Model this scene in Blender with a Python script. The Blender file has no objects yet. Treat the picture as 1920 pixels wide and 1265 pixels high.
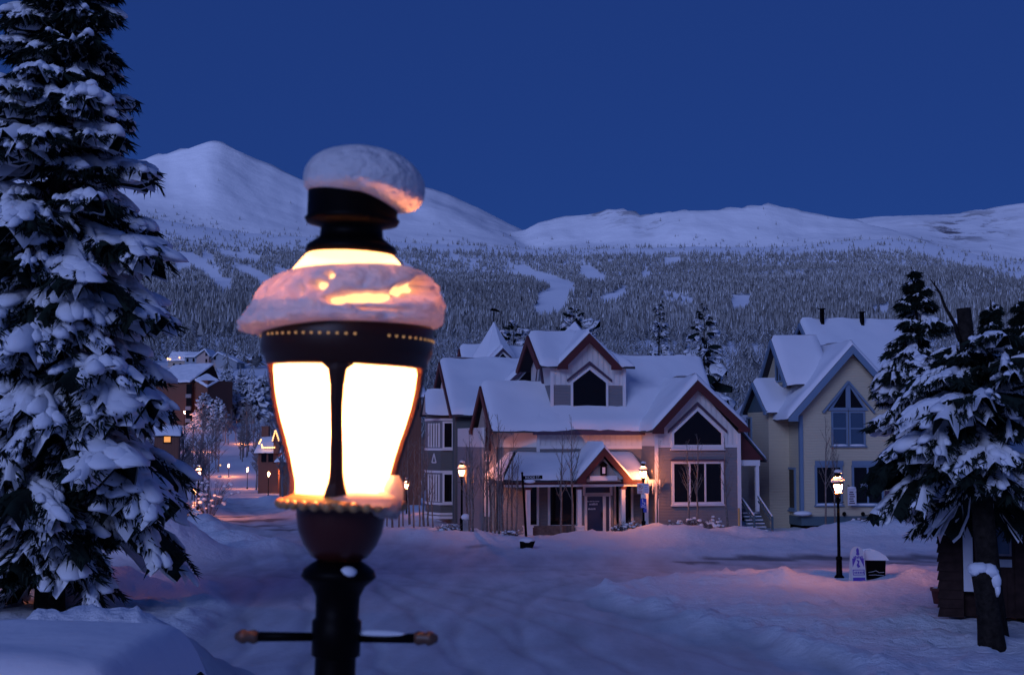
import bpy, math, random
import numpy as np
from mathutils import Vector, Matrix
R = math.radians
SC = bpy.context.scene
COL = SC.collection
# ------------------------------------------------------------------ camera, sky, sun, exposure
F = 2667.0; HC = 4.8; YH = 828.0
TH = math.atan((YH - 632.5) / F)
cam = bpy.data.cameras.new('camera'); camo = bpy.data.objects.new('camera', cam); COL.objects.link(camo)
cam.lens = 50.0; cam.sensor_width = 36.0; cam.sensor_fit = 'HORIZONTAL'
cam.clip_start = 0.1; cam.clip_end = 40000
camo.location = (0, 0, HC); camo.rotation_euler = (R(90) + TH, 0, 0)
cam.dof.use_dof = True; cam.dof.focus_distance = 70.0; cam.dof.aperture_fstop = 7.0
SC.camera = camo
SUN_EL, SUN_AZ = R(11.5), R(-155)          # azimuth from +Y towards +X: behind the camera, a little to its left
W = bpy.data.worlds.new('World'); SC.world = W; W.use_nodes = True
nt = W.node_tree; nt.nodes.clear()
wo = nt.nodes.new('ShaderNodeOutputWorld'); bg = nt.nodes.new('ShaderNodeBackground')
sky = nt.nodes.new('ShaderNodeTexSky'); sky.sky_type = 'NISHITA'; sky.sun_disc = False
sky.sun_elevation = SUN_EL; sky.sun_rotation = SUN_AZ; sky.altitude = 2900; sky.air_density = 1.0; sky.dust_density = 0.0; sky.ozone_density = 6.0
mx = nt.nodes.new('ShaderNodeMix'); mx.data_type = 'RGBA'; mx.blend_type = 'MULTIPLY'; mx.inputs[0].default_value = 1.0
mx.inputs[7].default_value = (0.34, 0.55, 1.0, 1)
ad = nt.nodes.new('ShaderNodeMix'); ad.data_type = 'RGBA'; ad.inputs[0].default_value = 0.76; ad.inputs[7].default_value = (0.27, 0.78, 3.85, 1)   # deep twilight blue
nt.links.new(sky.outputs[0], mx.inputs[6]); nt.links.new(mx.outputs[2], ad.inputs[6]); nt.links.new(ad.outputs[2], bg.inputs[0]); nt.links.new(bg.outputs[0], wo.inputs[0])
bg.inputs[1].default_value = 0.05
sl = bpy.data.lights.new('sun', 'SUN'); slo = bpy.data.objects.new('sun', sl); COL.objects.link(slo)
sl.energy = 2.9; sl.angle = R(40); sl.color = (0.40, 0.50, 1.0)
sd = Vector((math.sin(SUN_AZ) * math.cos(SUN_EL), math.cos(SUN_AZ) * math.cos(SUN_EL), math.sin(SUN_EL)))
slo.rotation_euler = sd.to_track_quat('Z', 'Y').to_euler()
vs = SC.view_settings; vs.view_transform = 'Standard'; vs.look = 'None'; vs.exposure = 0.0; vs.gamma = 1.0; vs.use_curve_mapping = False
SC.render.engine = 'CYCLES'
SC.cycles.use_denoising = True; SC.cycles.max_bounces = 5; SC.cycles.diffuse_bounces = 3; SC.cycles.transparent_max_bounces = 10
SC.cycles.sample_clamp_indirect = 6.0
LAMP_COLOR = (1.0, 0.29, 0.085); LAMP_W = 1350.0

# ------------------------------------------------------------------ helpers
def ray(px, py):
    u = (px - 960) / F; v = (632.5 - py) / F
    return Vector((u, math.cos(TH) - v * math.sin(TH), math.sin(TH) + v * math.cos(TH)))
CAMP = Vector((0, 0, HC))
def at(px, py, Y):
    d = ray(px, py); return CAMP + d * (Y / d.y)
def flat(px, py, z=0.0):
    d = ray(px, py); return CAMP + d * ((z - HC) / d.z)

def tag(o, label=None, cat=None, group=None, kind=None):
    if label: o['label'] = label
    if cat: o['category'] = cat
    if group: o['group'] = group
    if kind: o['kind'] = kind
    return o
def thing(name, label, cat, loc=(0, 0, 0), rz=0.0, group=None):
    o = bpy.data.objects.new(name, None); COL.objects.link(o); o.empty_display_size = 0.2
    o.location = loc; o.rotation_euler = (0, 0, rz)
    return tag(o, label, cat, group)
def link_mesh(name, me, mats, parent=None, smooth=False):
    for m in (mats if isinstance(mats, (list, tuple)) else [mats]): me.materials.append(m)
    if smooth: me.shade_smooth()
    o = bpy.data.objects.new(name, me); COL.objects.link(o)
    if parent: o.parent = parent
    return o
def copy_tree(o, parent=None):
    c = o.copy(); COL.objects.link(c); c.parent = parent
    for ch in list(o.children): copy_tree(ch, c)
    return c
def np_mesh(name, V, T, mats, parent=None, mi=None, smooth=False):
    V = np.asarray(V, dtype=np.float32).reshape(-1, 3); T = np.asarray(T, dtype=np.int32); k = T.shape[1]
    me = bpy.data.meshes.new(name)
    me.vertices.add(len(V)); me.vertices.foreach_set('co', V.ravel())
    me.loops.add(T.size); me.loops.foreach_set('vertex_index', T.ravel())
    me.polygons.add(len(T)); me.polygons.foreach_set('loop_start', np.arange(0, T.size, k, dtype=np.int32))
    if mi is not None: me.polygons.foreach_set('material_index', np.asarray(mi, dtype=np.int32))
    me.update(calc_edges=True); me.validate()
    return link_mesh(name, me, mats, parent, smooth)

class MB:
    def __init__(s): s.v = []; s.f = []
    def add(s, vs_, fs):
        b = len(s.v); s.v += [tuple(p) for p in vs_]; s.f += [tuple(b + i for i in f) for f in fs]; return s
    def box(s, x0, x1, y0, y1, z0, z1):
        x0, x1 = min(x0, x1), max(x0, x1); y0, y1 = min(y0, y1), max(y0, y1); z0, z1 = min(z0, z1), max(z0, z1)
        return s.add([(x0,y0,z0),(x1,y0,z0),(x1,y1,z0),(x0,y1,z0),(x0,y0,z1),(x1,y0,z1),(x1,y1,z1),(x0,y1,z1)],
                     [(0,3,2,1),(4,5,6,7),(0,1,5,4),(1,2,6,5),(2,3,7,6),(3,0,4,7)])
    def prism(s, pts, a, b, ax='y'):
        # pts: 2-D polygon; ax 'y': (x,z) extruded y a..b ; 'x': (y,z) extruded x ; 'z': (x,y) extruded z
        n = len(pts)
        mk = {'y': lambda p, t: (p[0], t, p[1]), 'x': lambda p, t: (t, p[0], p[1]), 'z': lambda p, t: (p[0], p[1], t)}[ax]
        vs_ = [mk(p, a) for p in pts] + [mk(p, b) for p in pts]
        fs = [tuple(range(n)), tuple(range(2*n-1, n-1, -1))] + [(i, (i+1) % n, n + (i+1) % n, n + i) for i in range(n)]
        return s.add(vs_, fs)
    def beam(s, p, q, w, h, up=(0, 0, 1)):
        p = Vector(p); q = Vector(q); d = (q - p).normalized(); up = Vector(up)
        x = d.cross(up)
        if x.length < 1e-4: x = d.cross(Vector((1, 0, 0)))
        x.normalize(); z = x.cross(d).normalized(); x *= w / 2; z *= h / 2
        return s.add([p-x-z, p+x-z, p+x+z, p-x+z, q-x-z, q+x-z, q+x+z, q-x+z],
                     [(0,1,2,3),(7,6,5,4),(0,4,5,1),(1,5,6,2),(2,6,7,3),(3,7,4,0)])
    def tube(s, pts, rad, n=6, cap=True):
        pts = [Vector(p) for p in pts]; rad = rad if isinstance(rad, (list, tuple)) else [rad] * len(pts)
        rings = []
        for i, p in enumerate(pts):
            d = (pts[min(i+1, len(pts)-1)] - pts[max(i-1, 0)]).normalized()
            x = d.cross(Vector((0.31, 0.95, 0.05)))
            if x.length < 1e-3: x = d.cross(Vector((1, 0, 0)))
            x.normalize(); y = d.cross(x)
            rings.append([p + x * rad[i] * math.cos(2*math.pi*k/n) + y * rad[i] * math.sin(2*math.pi*k/n) for k in range(n)])
        vs_ = [v for r in rings for v in r]; fs = []
        for i in range(len(pts)-1):
            for k in range(n):
                fs.append((i*n+k, i*n+(k+1) % n, (i+1)*n+(k+1) % n, (i+1)*n+k))
        if cap: fs += [tuple(range(n-1, -1, -1)), tuple(range((len(pts)-1)*n, len(pts)*n))]
        return s.add(vs_, fs)
    def lathe(s, prof, n=32, a0=0.0, a1=2*math.pi, c=(0, 0)):
        full = abs(a1 - a0 - 2*math.pi) < 1e-6; m = n if full else n + 1
        vs_ = [(c[0] + r*math.cos(a0+(a1-a0)*k/n), c[1] + r*math.sin(a0+(a1-a0)*k/n), z) for r, z in prof for k in range(m)]
        fs = []
        for i in range(len(prof)-1):
            for k in range(n):
                k2 = (k+1) % m if full else k+1
                fs.append((i*m+k, i*m+k2, (i+1)*m+k2, (i+1)*m+k))
        return s.add(vs_, fs)
    def ball(s, c, r, n=8, m=6, sc=(1, 1, 1), wob=0.0, rng=None):
        vs_ = []; fs = []
        for i in range(m+1):
            for k in range(n):
                a = math.pi*i/m; b = 2*math.pi*k/n; q = 1 + (rng.uniform(-wob, wob) if rng and 0 < i < m else 0)
                vs_.append((c[0]+r*sc[0]*q*math.sin(a)*math.cos(b), c[1]+r*sc[1]*q*math.sin(a)*math.sin(b), c[2]+r*sc[2]*q*math.cos(a)))
        for i in range(m):
            for k in range(n): fs.append((i*n+k, (i+1)*n+k, (i+1)*n+(k+1) % n, i*n+(k+1) % n))
        return s.add(vs_, fs)
    def build(s, name, mat, parent=None, smooth=False):
        me = bpy.data.meshes.new(name); me.from_pydata(s.v, [], s.f); me.update()
        return link_mesh(name, me, mat, parent, smooth)

# numpy value noise (0..1)
def vnoise(x, y, seed=0):
    xi = np.floor(x).astype(np.int64); yi = np.floor(y).astype(np.int64); xf = x - xi; yf = y - yi
    u = xf*xf*(3-2*xf); v = yf*yf*(3-2*yf)
    def h(a, b):
        n = (a*374761393 + b*668265263 + seed*982451653) & 0x7fffffff
        n = ((n ^ (n >> 13)) * 1274126177) & 0x7fffffff
        return ((n ^ (n >> 16)) & 0xffff) / 65535.0
    return (h(xi,yi)*(1-u)+h(xi+1,yi)*u)*(1-v) + (h(xi,yi+1)*(1-u)+h(xi+1,yi+1)*u)*v
def fbm(x, y, seed=0, o=4):
    t = 0; a = 0.5; s = 0
    for i in range(o):
        t = t + a*vnoise(x, y, seed+i); s += a; a *= 0.5; x = x*2.03+17.1; y = y*2.03+5.3
    return t / s
def in_poly(px, py, poly):
    r = np.zeros(np.shape(px), bool); n = len(poly)
    for i in range(n):
        x0, y0 = poly[i]; x1, y1 = poly[(i+1) % n]
        if y0 == y1: continue
        r ^= ((y0 > py) != (y1 > py)) & (px < (x1-x0)*(py-y0)/(y1-y0)+x0)
    return r

# ------------------------------------------------------------------ materials
MATS = {}
def mat(name, col, rough=0.7, metal=0.0, var=0.0, scale=3.0, bump=0.0, bscale=30.0, siding=0.0, vert=0.0, emit=None, spec=0.5):
    if name in MATS: return MATS[name]
    m = bpy.data.materials.new(name); m.use_nodes = True; t = m.node_tree; b = t.nodes['Principled BSDF']
    b.inputs['Base Color'].default_value = (*col, 1); b.inputs['Roughness'].default_value = rough; b.inputs['Metallic'].default_value = metal
    b.inputs['Specular IOR Level'].default_value = spec
    tc = t.nodes.new('ShaderNodeTexCoord'); hsrc = None
    if var > 0:
        n = t.nodes.new('ShaderNodeTexNoise'); n.inputs['Scale'].default_value = scale; n.inputs['Detail'].default_value = 5
        t.links.new(tc.outputs['Object'], n.inputs['Vector'])
        r = t.nodes.new('ShaderNodeValToRGB')
        r.color_ramp.elements[0].position = 0.3; r.color_ramp.elements[1].position = 0.7
        r.color_ramp.elements[0].color = (*[c*(1-var) for c in col], 1); r.color_ramp.elements[1].color = (*[min(1, c*(1+var)) for c in col], 1)
        t.links.new(n.outputs['Fac'], r.inputs[0]); t.links.new(r.outputs[0], b.inputs['Base Color'])
    if siding > 0 or vert > 0:
        sp = t.nodes.new('ShaderNodeSeparateXYZ'); t.links.new(tc.outputs['Object'], sp.inputs[0])
        src = sp.outputs[2]
        if vert > 0:
            ad = t.nodes.new('ShaderNodeMath'); ad.operation = 'ADD'; t.links.new(sp.outputs[0], ad.inputs[0]); t.links.new(sp.outputs[1], ad.inputs[1]); src = ad.outputs[0]
        d = t.nodes.new('ShaderNodeMath'); d.operation = 'DIVIDE'; d.inputs[1].default_value = siding or vert; t.links.new(src, d.inputs[0])
        fr_ = t.nodes.new('ShaderNodeMath'); fr_.operation = 'FRACT'; t.links.new(d.outputs[0], fr_.inputs[0])
        iv = t.nodes.new('ShaderNodeMath'); iv.operation = 'POWER'; iv.inputs[1].default_value = 3.0 if siding else 6.0
        t.links.new(fr_.outputs[0], iv.inputs[0])
        bp = t.nodes.new('ShaderNodeBump'); bp.inputs['Strength'].default_value = 0.9; bp.inputs['Distance'].default_value = 0.03; bp.invert = True
        t.links.new(iv.outputs[0], bp.inputs['Height']); t.links.new(bp.outputs[0], b.inputs['Normal'])
    elif bump > 0:
        n2 = t.nodes.new('ShaderNodeTexNoise'); n2.inputs['Scale'].default_value = bscale; n2.inputs['Detail'].default_value = 6
        t.links.new(tc.outputs['Object'], n2.inputs['Vector'])
        bp = t.nodes.new('ShaderNodeBump'); bp.inputs['Strength'].default_value = bump; bp.inputs['Distance'].default_value = 0.05
        t.links.new(n2.outputs['Fac'], bp.inputs['Height']); t.links.new(bp.outputs[0], b.inputs['Normal'])
    if emit:
        b.inputs['Emission Color'].default_value = (*emit[0], 1); b.inputs['Emission Strength'].default_value = emit[1]
        m.cycles.emission_sampling = 'NONE' if len(emit) > 2 else 'AUTO'
    MATS[name] = m; return m

SNOW = mat('snow', (0.80, 0.82, 0.86), 0.75, bump=0.25, bscale=6.0, spec=0.2)
ROOFSNOW = mat('roof_snow', (0.80, 0.82, 0.86), 0.75, bump=0.2, bscale=2.2, spec=0.2)
NEEDLE = mat('spruce_needles', (0.012, 0.020, 0.016), 0.8, var=0.5, scale=1.5, spec=0.1)
BARK = mat('bark', (0.020, 0.016, 0.014), 0.9, var=0.5, scale=8, bump=0.8, bscale=18, spec=0.1)
ASPEN = mat('aspen_bark', (0.17, 0.145, 0.13), 0.85, var=0.4, scale=6)
GREY = mat('grey_lap_siding', (0.19, 0.188, 0.20), 0.75, siding=0.16)
GREEN = mat('grey_green_siding', (0.11, 0.115, 0.11), 0.75, siding=0.14)
CREAM = mat('white_board_wall', (0.70, 0.68, 0.66), 0.75, vert=0.3)
WHITE = mat('white_trim', (0.72, 0.70, 0.70), 0.6)
REDT = mat('dark_red_trim', (0.075, 0.012, 0.013), 0.65, var=0.15, scale=2)
YELLOW = mat('pale_yellow_siding', (0.55, 0.48, 0.34), 0.75, siding=0.15)
BLUET = mat('blue_trim', (0.15, 0.23, 0.33), 0.6)
TEAL = mat('teal_base_board', (0.07, 0.12, 0.15), 0.7)
DARKTRIM = mat('dark_purple_trim', (0.07, 0.04, 0.07), 0.6)
GLASS = mat('dark_window_glass', (0.006, 0.006, 0.008), 0.08, spec=0.25)
BLUEGLASS = mat('blue_window_glass', (0.05, 0.09, 0.15), 0.15)
DOORBLUE = mat('blue_door_glass', (0.04, 0.045, 0.085), 0.2)
ROOF = mat('roof_shingle', (0.04, 0.04, 0.05), 0.9)
BROWN = mat('brown_wood_siding', (0.17, 0.07, 0.045), 0.8, vert=0.35)
DARKBROWN = mat('dark_brown_wood', (0.035, 0.020, 0.018), 0.85, var=0.3, scale=5, spec=0.1)
FLATBLACK = mat('black_recess', (0.008, 0.008, 0.01), 0.9, spec=0.1)  # flat black, puts shade into the porch and balcony recesses
STONE = mat('rough_stone', (0.09, 0.075, 0.07), 0.9, var=0.4, scale=6, bump=0.6, bscale=6)
CONCRETE = mat('grey_concrete', (0.25, 0.25, 0.26), 0.9, var=0.2)
METAL = mat('black_cast_iron', (0.003, 0.002, 0.002), 0.45, spec=0.06)
SIGNW = mat('sign_white', (0.62, 0.62, 0.66), 0.6)
SIGNBLUE = mat('sign_blue', (0.02, 0.06, 0.42), 0.5)
SIGNRED = mat('sign_red', (0.45, 0.03, 0.04), 0.5)
PURPLE = mat('sign_purple', (0.10, 0.05, 0.40), 0.6)
TERRA = mat('terracotta', (0.16, 0.045, 0.035), 0.8)
TAN = mat('tan_wall', (0.40, 0.33, 0.28), 0.8)
PINKW = mat('salmon_wall', (0.42, 0.31, 0.28), 0.8)
BLUEW = mat('grey_blue_wall', (0.28, 0.31, 0.36), 0.8, siding=0.3)
BULBS = mat('warm_bulb', (1, 0.6, 0.3), 0.5, emit=((1.0, 0.46, 0.14), 4.0, 0))
LITWIN = mat('lit_window', (0.4, 0.25, 0.1), 0.5, emit=((1.0, 0.38, 0.07), 0.9, 0))

def lamp_glass():
    m = bpy.data.materials.new('lit_lantern_glass'); m.use_nodes = True; t = m.node_tree; t.nodes.clear()
    o = t.nodes.new('ShaderNodeOutputMaterial'); a = t.nodes.new('ShaderNodeAddShader'); tr = t.nodes.new('ShaderNodeBsdfTransparent'); e = t.nodes.new('ShaderNodeEmission')
    tl = t.nodes.new('ShaderNodeBsdfTranslucent'); mxs = t.nodes.new('ShaderNodeMixShader'); mxs.inputs[0].default_value = 0.5
    tr.inputs[0].default_value = (0.95, 0.95, 0.95, 1); tl.inputs[0].default_value = (1.0, 0.95, 0.9, 1); e.inputs[0].default_value = (1.0, 0.58, 0.22, 1); e.inputs[1].default_value = 1.1
    t.links.new(tr.outputs[0], mxs.inputs[1]); t.links.new(tl.outputs[0], mxs.inputs[2])
    t.links.new(mxs.outputs[0], a.inputs[0]); t.links.new(e.outputs[0], a.inputs[1]); t.links.new(a.outputs[0], o.inputs[0])
    m.cycles.emission_sampling = 'NONE'; return m
LGLASS = lamp_glass()
def lamp_snow():
    m = bpy.data.materials.new('thin_lit_snow'); m.use_nodes = True; t = m.node_tree; t.nodes.clear()
    o = t.nodes.new('ShaderNodeOutputMaterial'); a = t.nodes.new('ShaderNodeMixShader'); d = t.nodes.new('ShaderNodeBsdfDiffuse'); e = t.nodes.new('ShaderNodeBsdfTranslucent')
    d.inputs[0].default_value = (0.80, 0.79, 0.80, 1); e.inputs[0].default_value = (0.85, 0.66, 0.60, 1)
    tc = t.nodes.new('ShaderNodeTexCoord'); n = t.nodes.new('ShaderNodeTexNoise'); n.inputs['Scale'].default_value = 26; n.inputs['Detail'].default_value = 8
    t.links.new(tc.outputs['Object'], n.inputs['Vector'])
    mr = t.nodes.new('ShaderNodeMapRange'); mr.inputs[1].default_value = 0.35; mr.inputs[2].default_value = 0.75; mr.inputs[3].default_value = 0.04; mr.inputs[4].default_value = 0.13
    t.links.new(n.outputs['Fac'], mr.inputs[0]); t.links.new(mr.outputs[0], a.inputs[0])
    bp = t.nodes.new('ShaderNodeBump'); bp.inputs['Strength'].default_value = 0.9; bp.inputs['Distance'].default_value = 0.03
    t.links.new(n.outputs['Fac'], bp.inputs['Height']); t.links.new(bp.outputs[0], d.inputs['Normal'])
    t.links.new(d.outputs[0], a.inputs[1]); t.links.new(e.outputs[0], a.inputs[2]); t.links.new(a.outputs[0], o.inputs[0])
    return m
LSNOW = lamp_snow()

def ground_mat():
    m = bpy.data.materials.new('snow_ground'); m.use_nodes = True; t = m.node_tree; b = t.nodes['Principled BSDF']
    b.inputs['Roughness'].default_value = 0.7; b.inputs['Specular IOR Level'].default_value = 0.25
    at_ = t.nodes.new('ShaderNodeAttribute'); at_.attribute_name = 'road'
    sp = t.nodes.new('ShaderNodeSeparateColor'); t.links.new(at_.outputs['Color'], sp.inputs[0])
    tc = t.nodes.new('ShaderNodeTexCoord')
    mp = t.nodes.new('ShaderNodeMapping'); mp.inputs['Scale'].default_value = (0.9, 0.18, 1); mp.inputs['Rotation'].default_value = (0, 0, R(14))
    t.links.new(tc.outputs['Object'], mp.inputs[0])
    n = t.nodes.new('ShaderNodeTexNoise'); n.inputs['Scale'].default_value = 1.3; n.inputs['Detail'].default_value = 7; t.links.new(mp.outputs[0], n.inputs['Vector'])
    cr = t.nodes.new('ShaderNodeValToRGB'); cr.color_ramp.elements[0].position = 0.33; cr.color_ramp.elements[1].position = 0.68
    cr.color_ramp.elements[0].color = (0.46, 0.47, 0.51, 1); cr.color_ramp.elements[1].color = (0.63, 0.65, 0.70, 1)
    t.links.new(n.outputs['Fac'], cr.inputs[0])
    m1 = t.nodes.new('ShaderNodeMix'); m1.data_type = 'RGBA'; m1.inputs[6].default_value = (0.80, 0.82, 0.86, 1)
    t.links.new(sp.outputs[0], m1.inputs[0]); t.links.new(cr.outputs[0], m1.inputs[7])
    m2 = t.nodes.new('ShaderNodeMix'); m2.data_type = 'RGBA'; m2.inputs[7].default_value = (0.06, 0.06, 0.075, 1)
    t.links.new(sp.outputs[1], m2.inputs[0]); t.links.new(m1.outputs[2], m2.inputs[6]); t.links.new(m2.outputs[2], b.inputs['Base Color'])
    n2 = t.nodes.new('ShaderNodeTexNoise'); n2.inputs['Scale'].default_value = 3.0; n2.inputs['Detail'].default_value = 9; n2.inputs['Roughness'].default_value = 0.62
    t.links.new(tc.outputs['Object'], n2.inputs['Vector'])
    bp = t.nodes.new('ShaderNodeBump'); bp.inputs['Distance'].default_value = 0.13
    ms = t.nodes.new('ShaderNodeMapRange'); ms.inputs[3].default_value = 0.9; ms.inputs[4].default_value = 0.32; t.links.new(sp.outputs[0], ms.inputs[0]); t.links.new(ms.outputs[0], bp.inputs['Strength'])
    t.links.new(n2.outputs['Fac'], bp.inputs['Height']); t.links.new(bp.outputs[0], b.inputs['Normal'])
    return m
def mountain_mat():
    m = bpy.data.materials.new('mountain_snow'); m.use_nodes = True; t = m.node_tree; b = t.nodes['Principled BSDF']
    b.inputs['Roughness'].default_value = 0.8; b.inputs['Specular IOR Level'].default_value = 0.1
    at_ = t.nodes.new('ShaderNodeAttribute'); at_.attribute_name = 'road'
    sp = t.nodes.new('ShaderNodeSeparateColor'); t.links.new(at_.outputs['Color'], sp.inputs[0])
    tc = t.nodes.new('ShaderNodeTexCoord'); n = t.nodes.new('ShaderNodeTexNoise'); n.inputs['Scale'].default_value = 0.012; n.inputs['Detail'].default_value = 10; n.inputs['Roughness'].default_value = 0.65
    t.links.new(tc.outputs['Object'], n.inputs['Vector'])
    mu = t.nodes.new('ShaderNodeMath'); mu.operation = 'MULTIPLY'; cr = t.nodes.new('ShaderNodeMapRange'); cr.inputs[1].default_value = 0.50; cr.inputs[2].default_value = 0.58
    t.links.new(n.outputs['Fac'], cr.inputs[0]); t.links.new(cr.outputs[0], mu.inputs[0]); t.links.new(sp.outputs[2], mu.inputs[1])
    mm = t.nodes.new('ShaderNodeMix'); mm.data_type = 'RGBA'; mm.inputs[6].default_value = (0.74, 0.75, 0.78, 1); mm.inputs[7].default_value = (0.14, 0.13, 0.15, 1)
    t.links.new(mu.outputs[0], mm.inputs[0]); t.links.new(mm.outputs[2], b.inputs['Base Color'])
    n2 = t.nodes.new('ShaderNodeTexNoise'); n2.inputs['Scale'].default_value = 0.006; n2.inputs['Detail'].default_value = 9; t.links.new(tc.outputs['Object'], n2.inputs['Vector'])
    bp = t.nodes.new('ShaderNodeBump'); bp.inputs['Distance'].default_value = 25.0; bp.inputs['Strength'].default_value = 0.5
    t.links.new(n2.outputs['Fac'], bp.inputs['Height']); t.links.new(bp.outputs[0], b.inputs['Normal'])
    return m

# ------------------------------------------------------------------ terrain
KR = [0, 5, 12, 20, 33, 45, 78, 104, 170, 225, 270, 300, 350, 400, 500, 600, 1000, 1500, 2000, 2800, 3500]
KZ = [1.6, 1.6, 1.4, 0.8, 0.15, 0, 0, -0.6, -2.5, -3.8, -3.4, -1.0, 3.0, 9.0, 21.3, 32.5, 82.8, 147.0, 220.0, 349.0, 480.0]
TREELINE = [(-900, 440), (0, 430), (240, 420), (330, 432), (450, 447), (560, 452), (700, 458), (800, 462), (900, 466), (1000, 474), (1100, 474), (1300, 470), (1400, 473), (1500, 474), (1600, 466), (1680, 466), (1740, 476), (1800, 494), (1860, 508), (1920, 522), (2400, 560)]
RIDGE1 = [(-900, 420), (-300, 380), (0, 345), (150, 325), (235, 318), (270, 305), (330, 288), (370, 275), (383, 270), (395, 269), (408, 271), (420, 275), (460, 293), (520, 318), (565, 337), (640, 342), (720, 338), (800, 348), (840, 360), (880, 377), (920, 397), (960, 418), (985, 430), (1055, 470), (1150, 520), (1400, 640)]
RIDGE2 = [(-900, 500), (700, 480), (900, 440), (985, 427), (1010, 415), (1060, 402), (1120, 395), (1150, 388), (1170, 388), (1190, 393), (1205, 400), (1240, 397), (1280, 393), (1330, 393), (1400, 388), (1440, 384), (1480, 390), (1510, 402), (1545, 408), (1610, 420), (1680, 443), (1750, 466), (1810, 488), (1900, 520), (2400, 640)]
RIDGE3 = [(-900, 520), (1400, 470), (1560, 424), (1610, 418), (1680, 415), (1760, 418), (1800, 417), (1820, 415), (1835, 411), (1860, 411), (1890, 406), (1930, 402), (2100, 395), (2600, 430)]
def ang(y): return (YH - np.asarray(y, float)) / F
MOUNDS = []   # x, y, rx, ry, h, rot
def mound(px, py, rx, ry, h, rot=0.0):
    p = flat(px, py); MOUNDS.append((p.x, p.y, rx, ry, h, rot))
mound(310, 1045, 2.0, 2.4, 1.45); mound(225, 1045, 2.0, 2.2, .9); mound(130, 1048, 3, 2.2, .7)
mound(430, 1022, 1.6, 0.8, 0.55, 0.3); mound(520, 1032, 2.2, 0.6, 0.45, 0.1); mound(395, 1000, 1.6, 0.8, 0.5); mound(380, 982, 2.0, 1.0, 0.5)
mound(470, 998, 1.2, 0.7, 0.3)
for px, py, h in [(700, 1005, .5), (760, 1008, .55), (820, 1010, .5), (880, 1012, .55), (940, 1015, .5), (1010, 1020, .4), (1095, 1012, .75), (1150, 1018, .4), (1215, 1012, 1.05), (1270, 1012, .7), (1320, 1014, .75), (1380, 1008, 1.25), (1425, 1020, .5), (1480, 1012, .7), (1540, 1008, .95), (1600, 1005, 1.1), (1660, 1005, 1.0), (1720, 1005, 1.0), (1790, 1005, 1.0), (1860, 1005, .9)]:
    mound(px, py, 1.5, 1.7, h*.42)
for px, py, rx, h in [(1340, 1092, .9, .1), (1405, 1092, .8, .14), (1465, 1093, .6, .32), (1520, 1094, .9, .2), (1690, 1094, .7, .15), (1722, 1090, .6, .3), (1780, 1092, 1.0, .15), (1640, 1104, 1.2, .10)]:
    mound(px, py, rx, 0.8, h)
for i in range(22):
    t = i / 21.0; mound(1110 + 480*t, 1118 + 165*t + 6*math.sin(i*2.1), .75 - .25*t, .65, 0.09 + 0.06*math.sin(i*1.7)**2)
for px, py, rx, ry, h in [(1540, 1180, 3.2, .5, .16), (1760, 1190, 3.0, .5, .2), (1660, 1215, 3.2, .4, .14), (1850, 1225, 2.5, .4, .16), (1450, 1150, 3, .8, .15)]:
    mound(px, py, rx, ry, h, -0.05)
MOUNDS += [(-4.9, 17.5, 1.6, 2.2, 1.2, 0), (-7.0, 18.0, 2.2, 2.4, .9, 0), (-3.6, 20.0, 1.4, 2.5, .55, 0), (-8, 24, 3, 4, .7, 0)]
for px, py, h in [(120, 1130, .5), (200, 1118, .55), (235, 1108, .5), (40, 1130, .5), (170, 1106, .45)]: mound(px, py, 1.1, .9, h)
for Y, px in [(115, 395), (128, 400), (145, 408), (160, 415), (180, 420)]:
    MOUNDS.append(((px - 975) / F * Y, Y, 2.2, 5, .6, 0))
for Y, px in [(100, 640), (112, 590), (125, 560), (140, 545), (160, 525), (185, 510)]:
    MOUNDS.append(((px - 960) / F * Y, Y, 2.2, 5, .7, 0))
ROADP = [(330, 1265), (420, 1150), (385, 1085), (150, 1080), (0, 1085), (-600, 1085), (-600, 1058), (150, 1060), (400, 1055), (560, 1030), (545, 1018), (420, 1005), (400, 985), (395, 940), (425, 905), (445, 893), (475, 905), (530, 930), (600, 975), (760, 1012), (860, 1026), (1000, 1040), (1300, 1045), (1760, 1042), (2600, 1038), (2600, 1060), (1760, 1066), (1400, 1074), (1250, 1084), (1120, 1105), (1180, 1150), (1440, 1230), (1600, 1290), (1700, 1700), (330, 1700)]
BAREP = [[(1290, 1049), (1400, 1046), (1760, 1043), (1760, 1049), (1400, 1051)], [(1265, 1053), (1330, 1052), (1330, 1056), (1265, 1057)], [(1640, 1054), (1760, 1052), (1760, 1055), (1640, 1057)], [(430, 962), (530, 956), (530, 963), (430, 969)], [(440, 978), (520, 974), (520, 980), (440, 985)], [(500, 990), (550, 987), (550, 993), (500, 996)], [(420, 950), (480, 947), (480, 950), (420, 953)], [(640, 1030), (700, 1031), (700, 1033), (640, 1033)], [(850, 1027), (905, 1028), (905, 1030), (850, 1030)]]
ROADW = [tuple(flat(*p).xy) for p in ROADP]; BAREW = [[tuple(flat(*p).xy) for p in q] for q in BAREP]
def road_mask(x, y):
    dx = (fbm(x*0.7, y*0.7, 77) - 0.5) * 1.6
    return in_poly(x + dx, y + dx, ROADW).astype(float)
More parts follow.
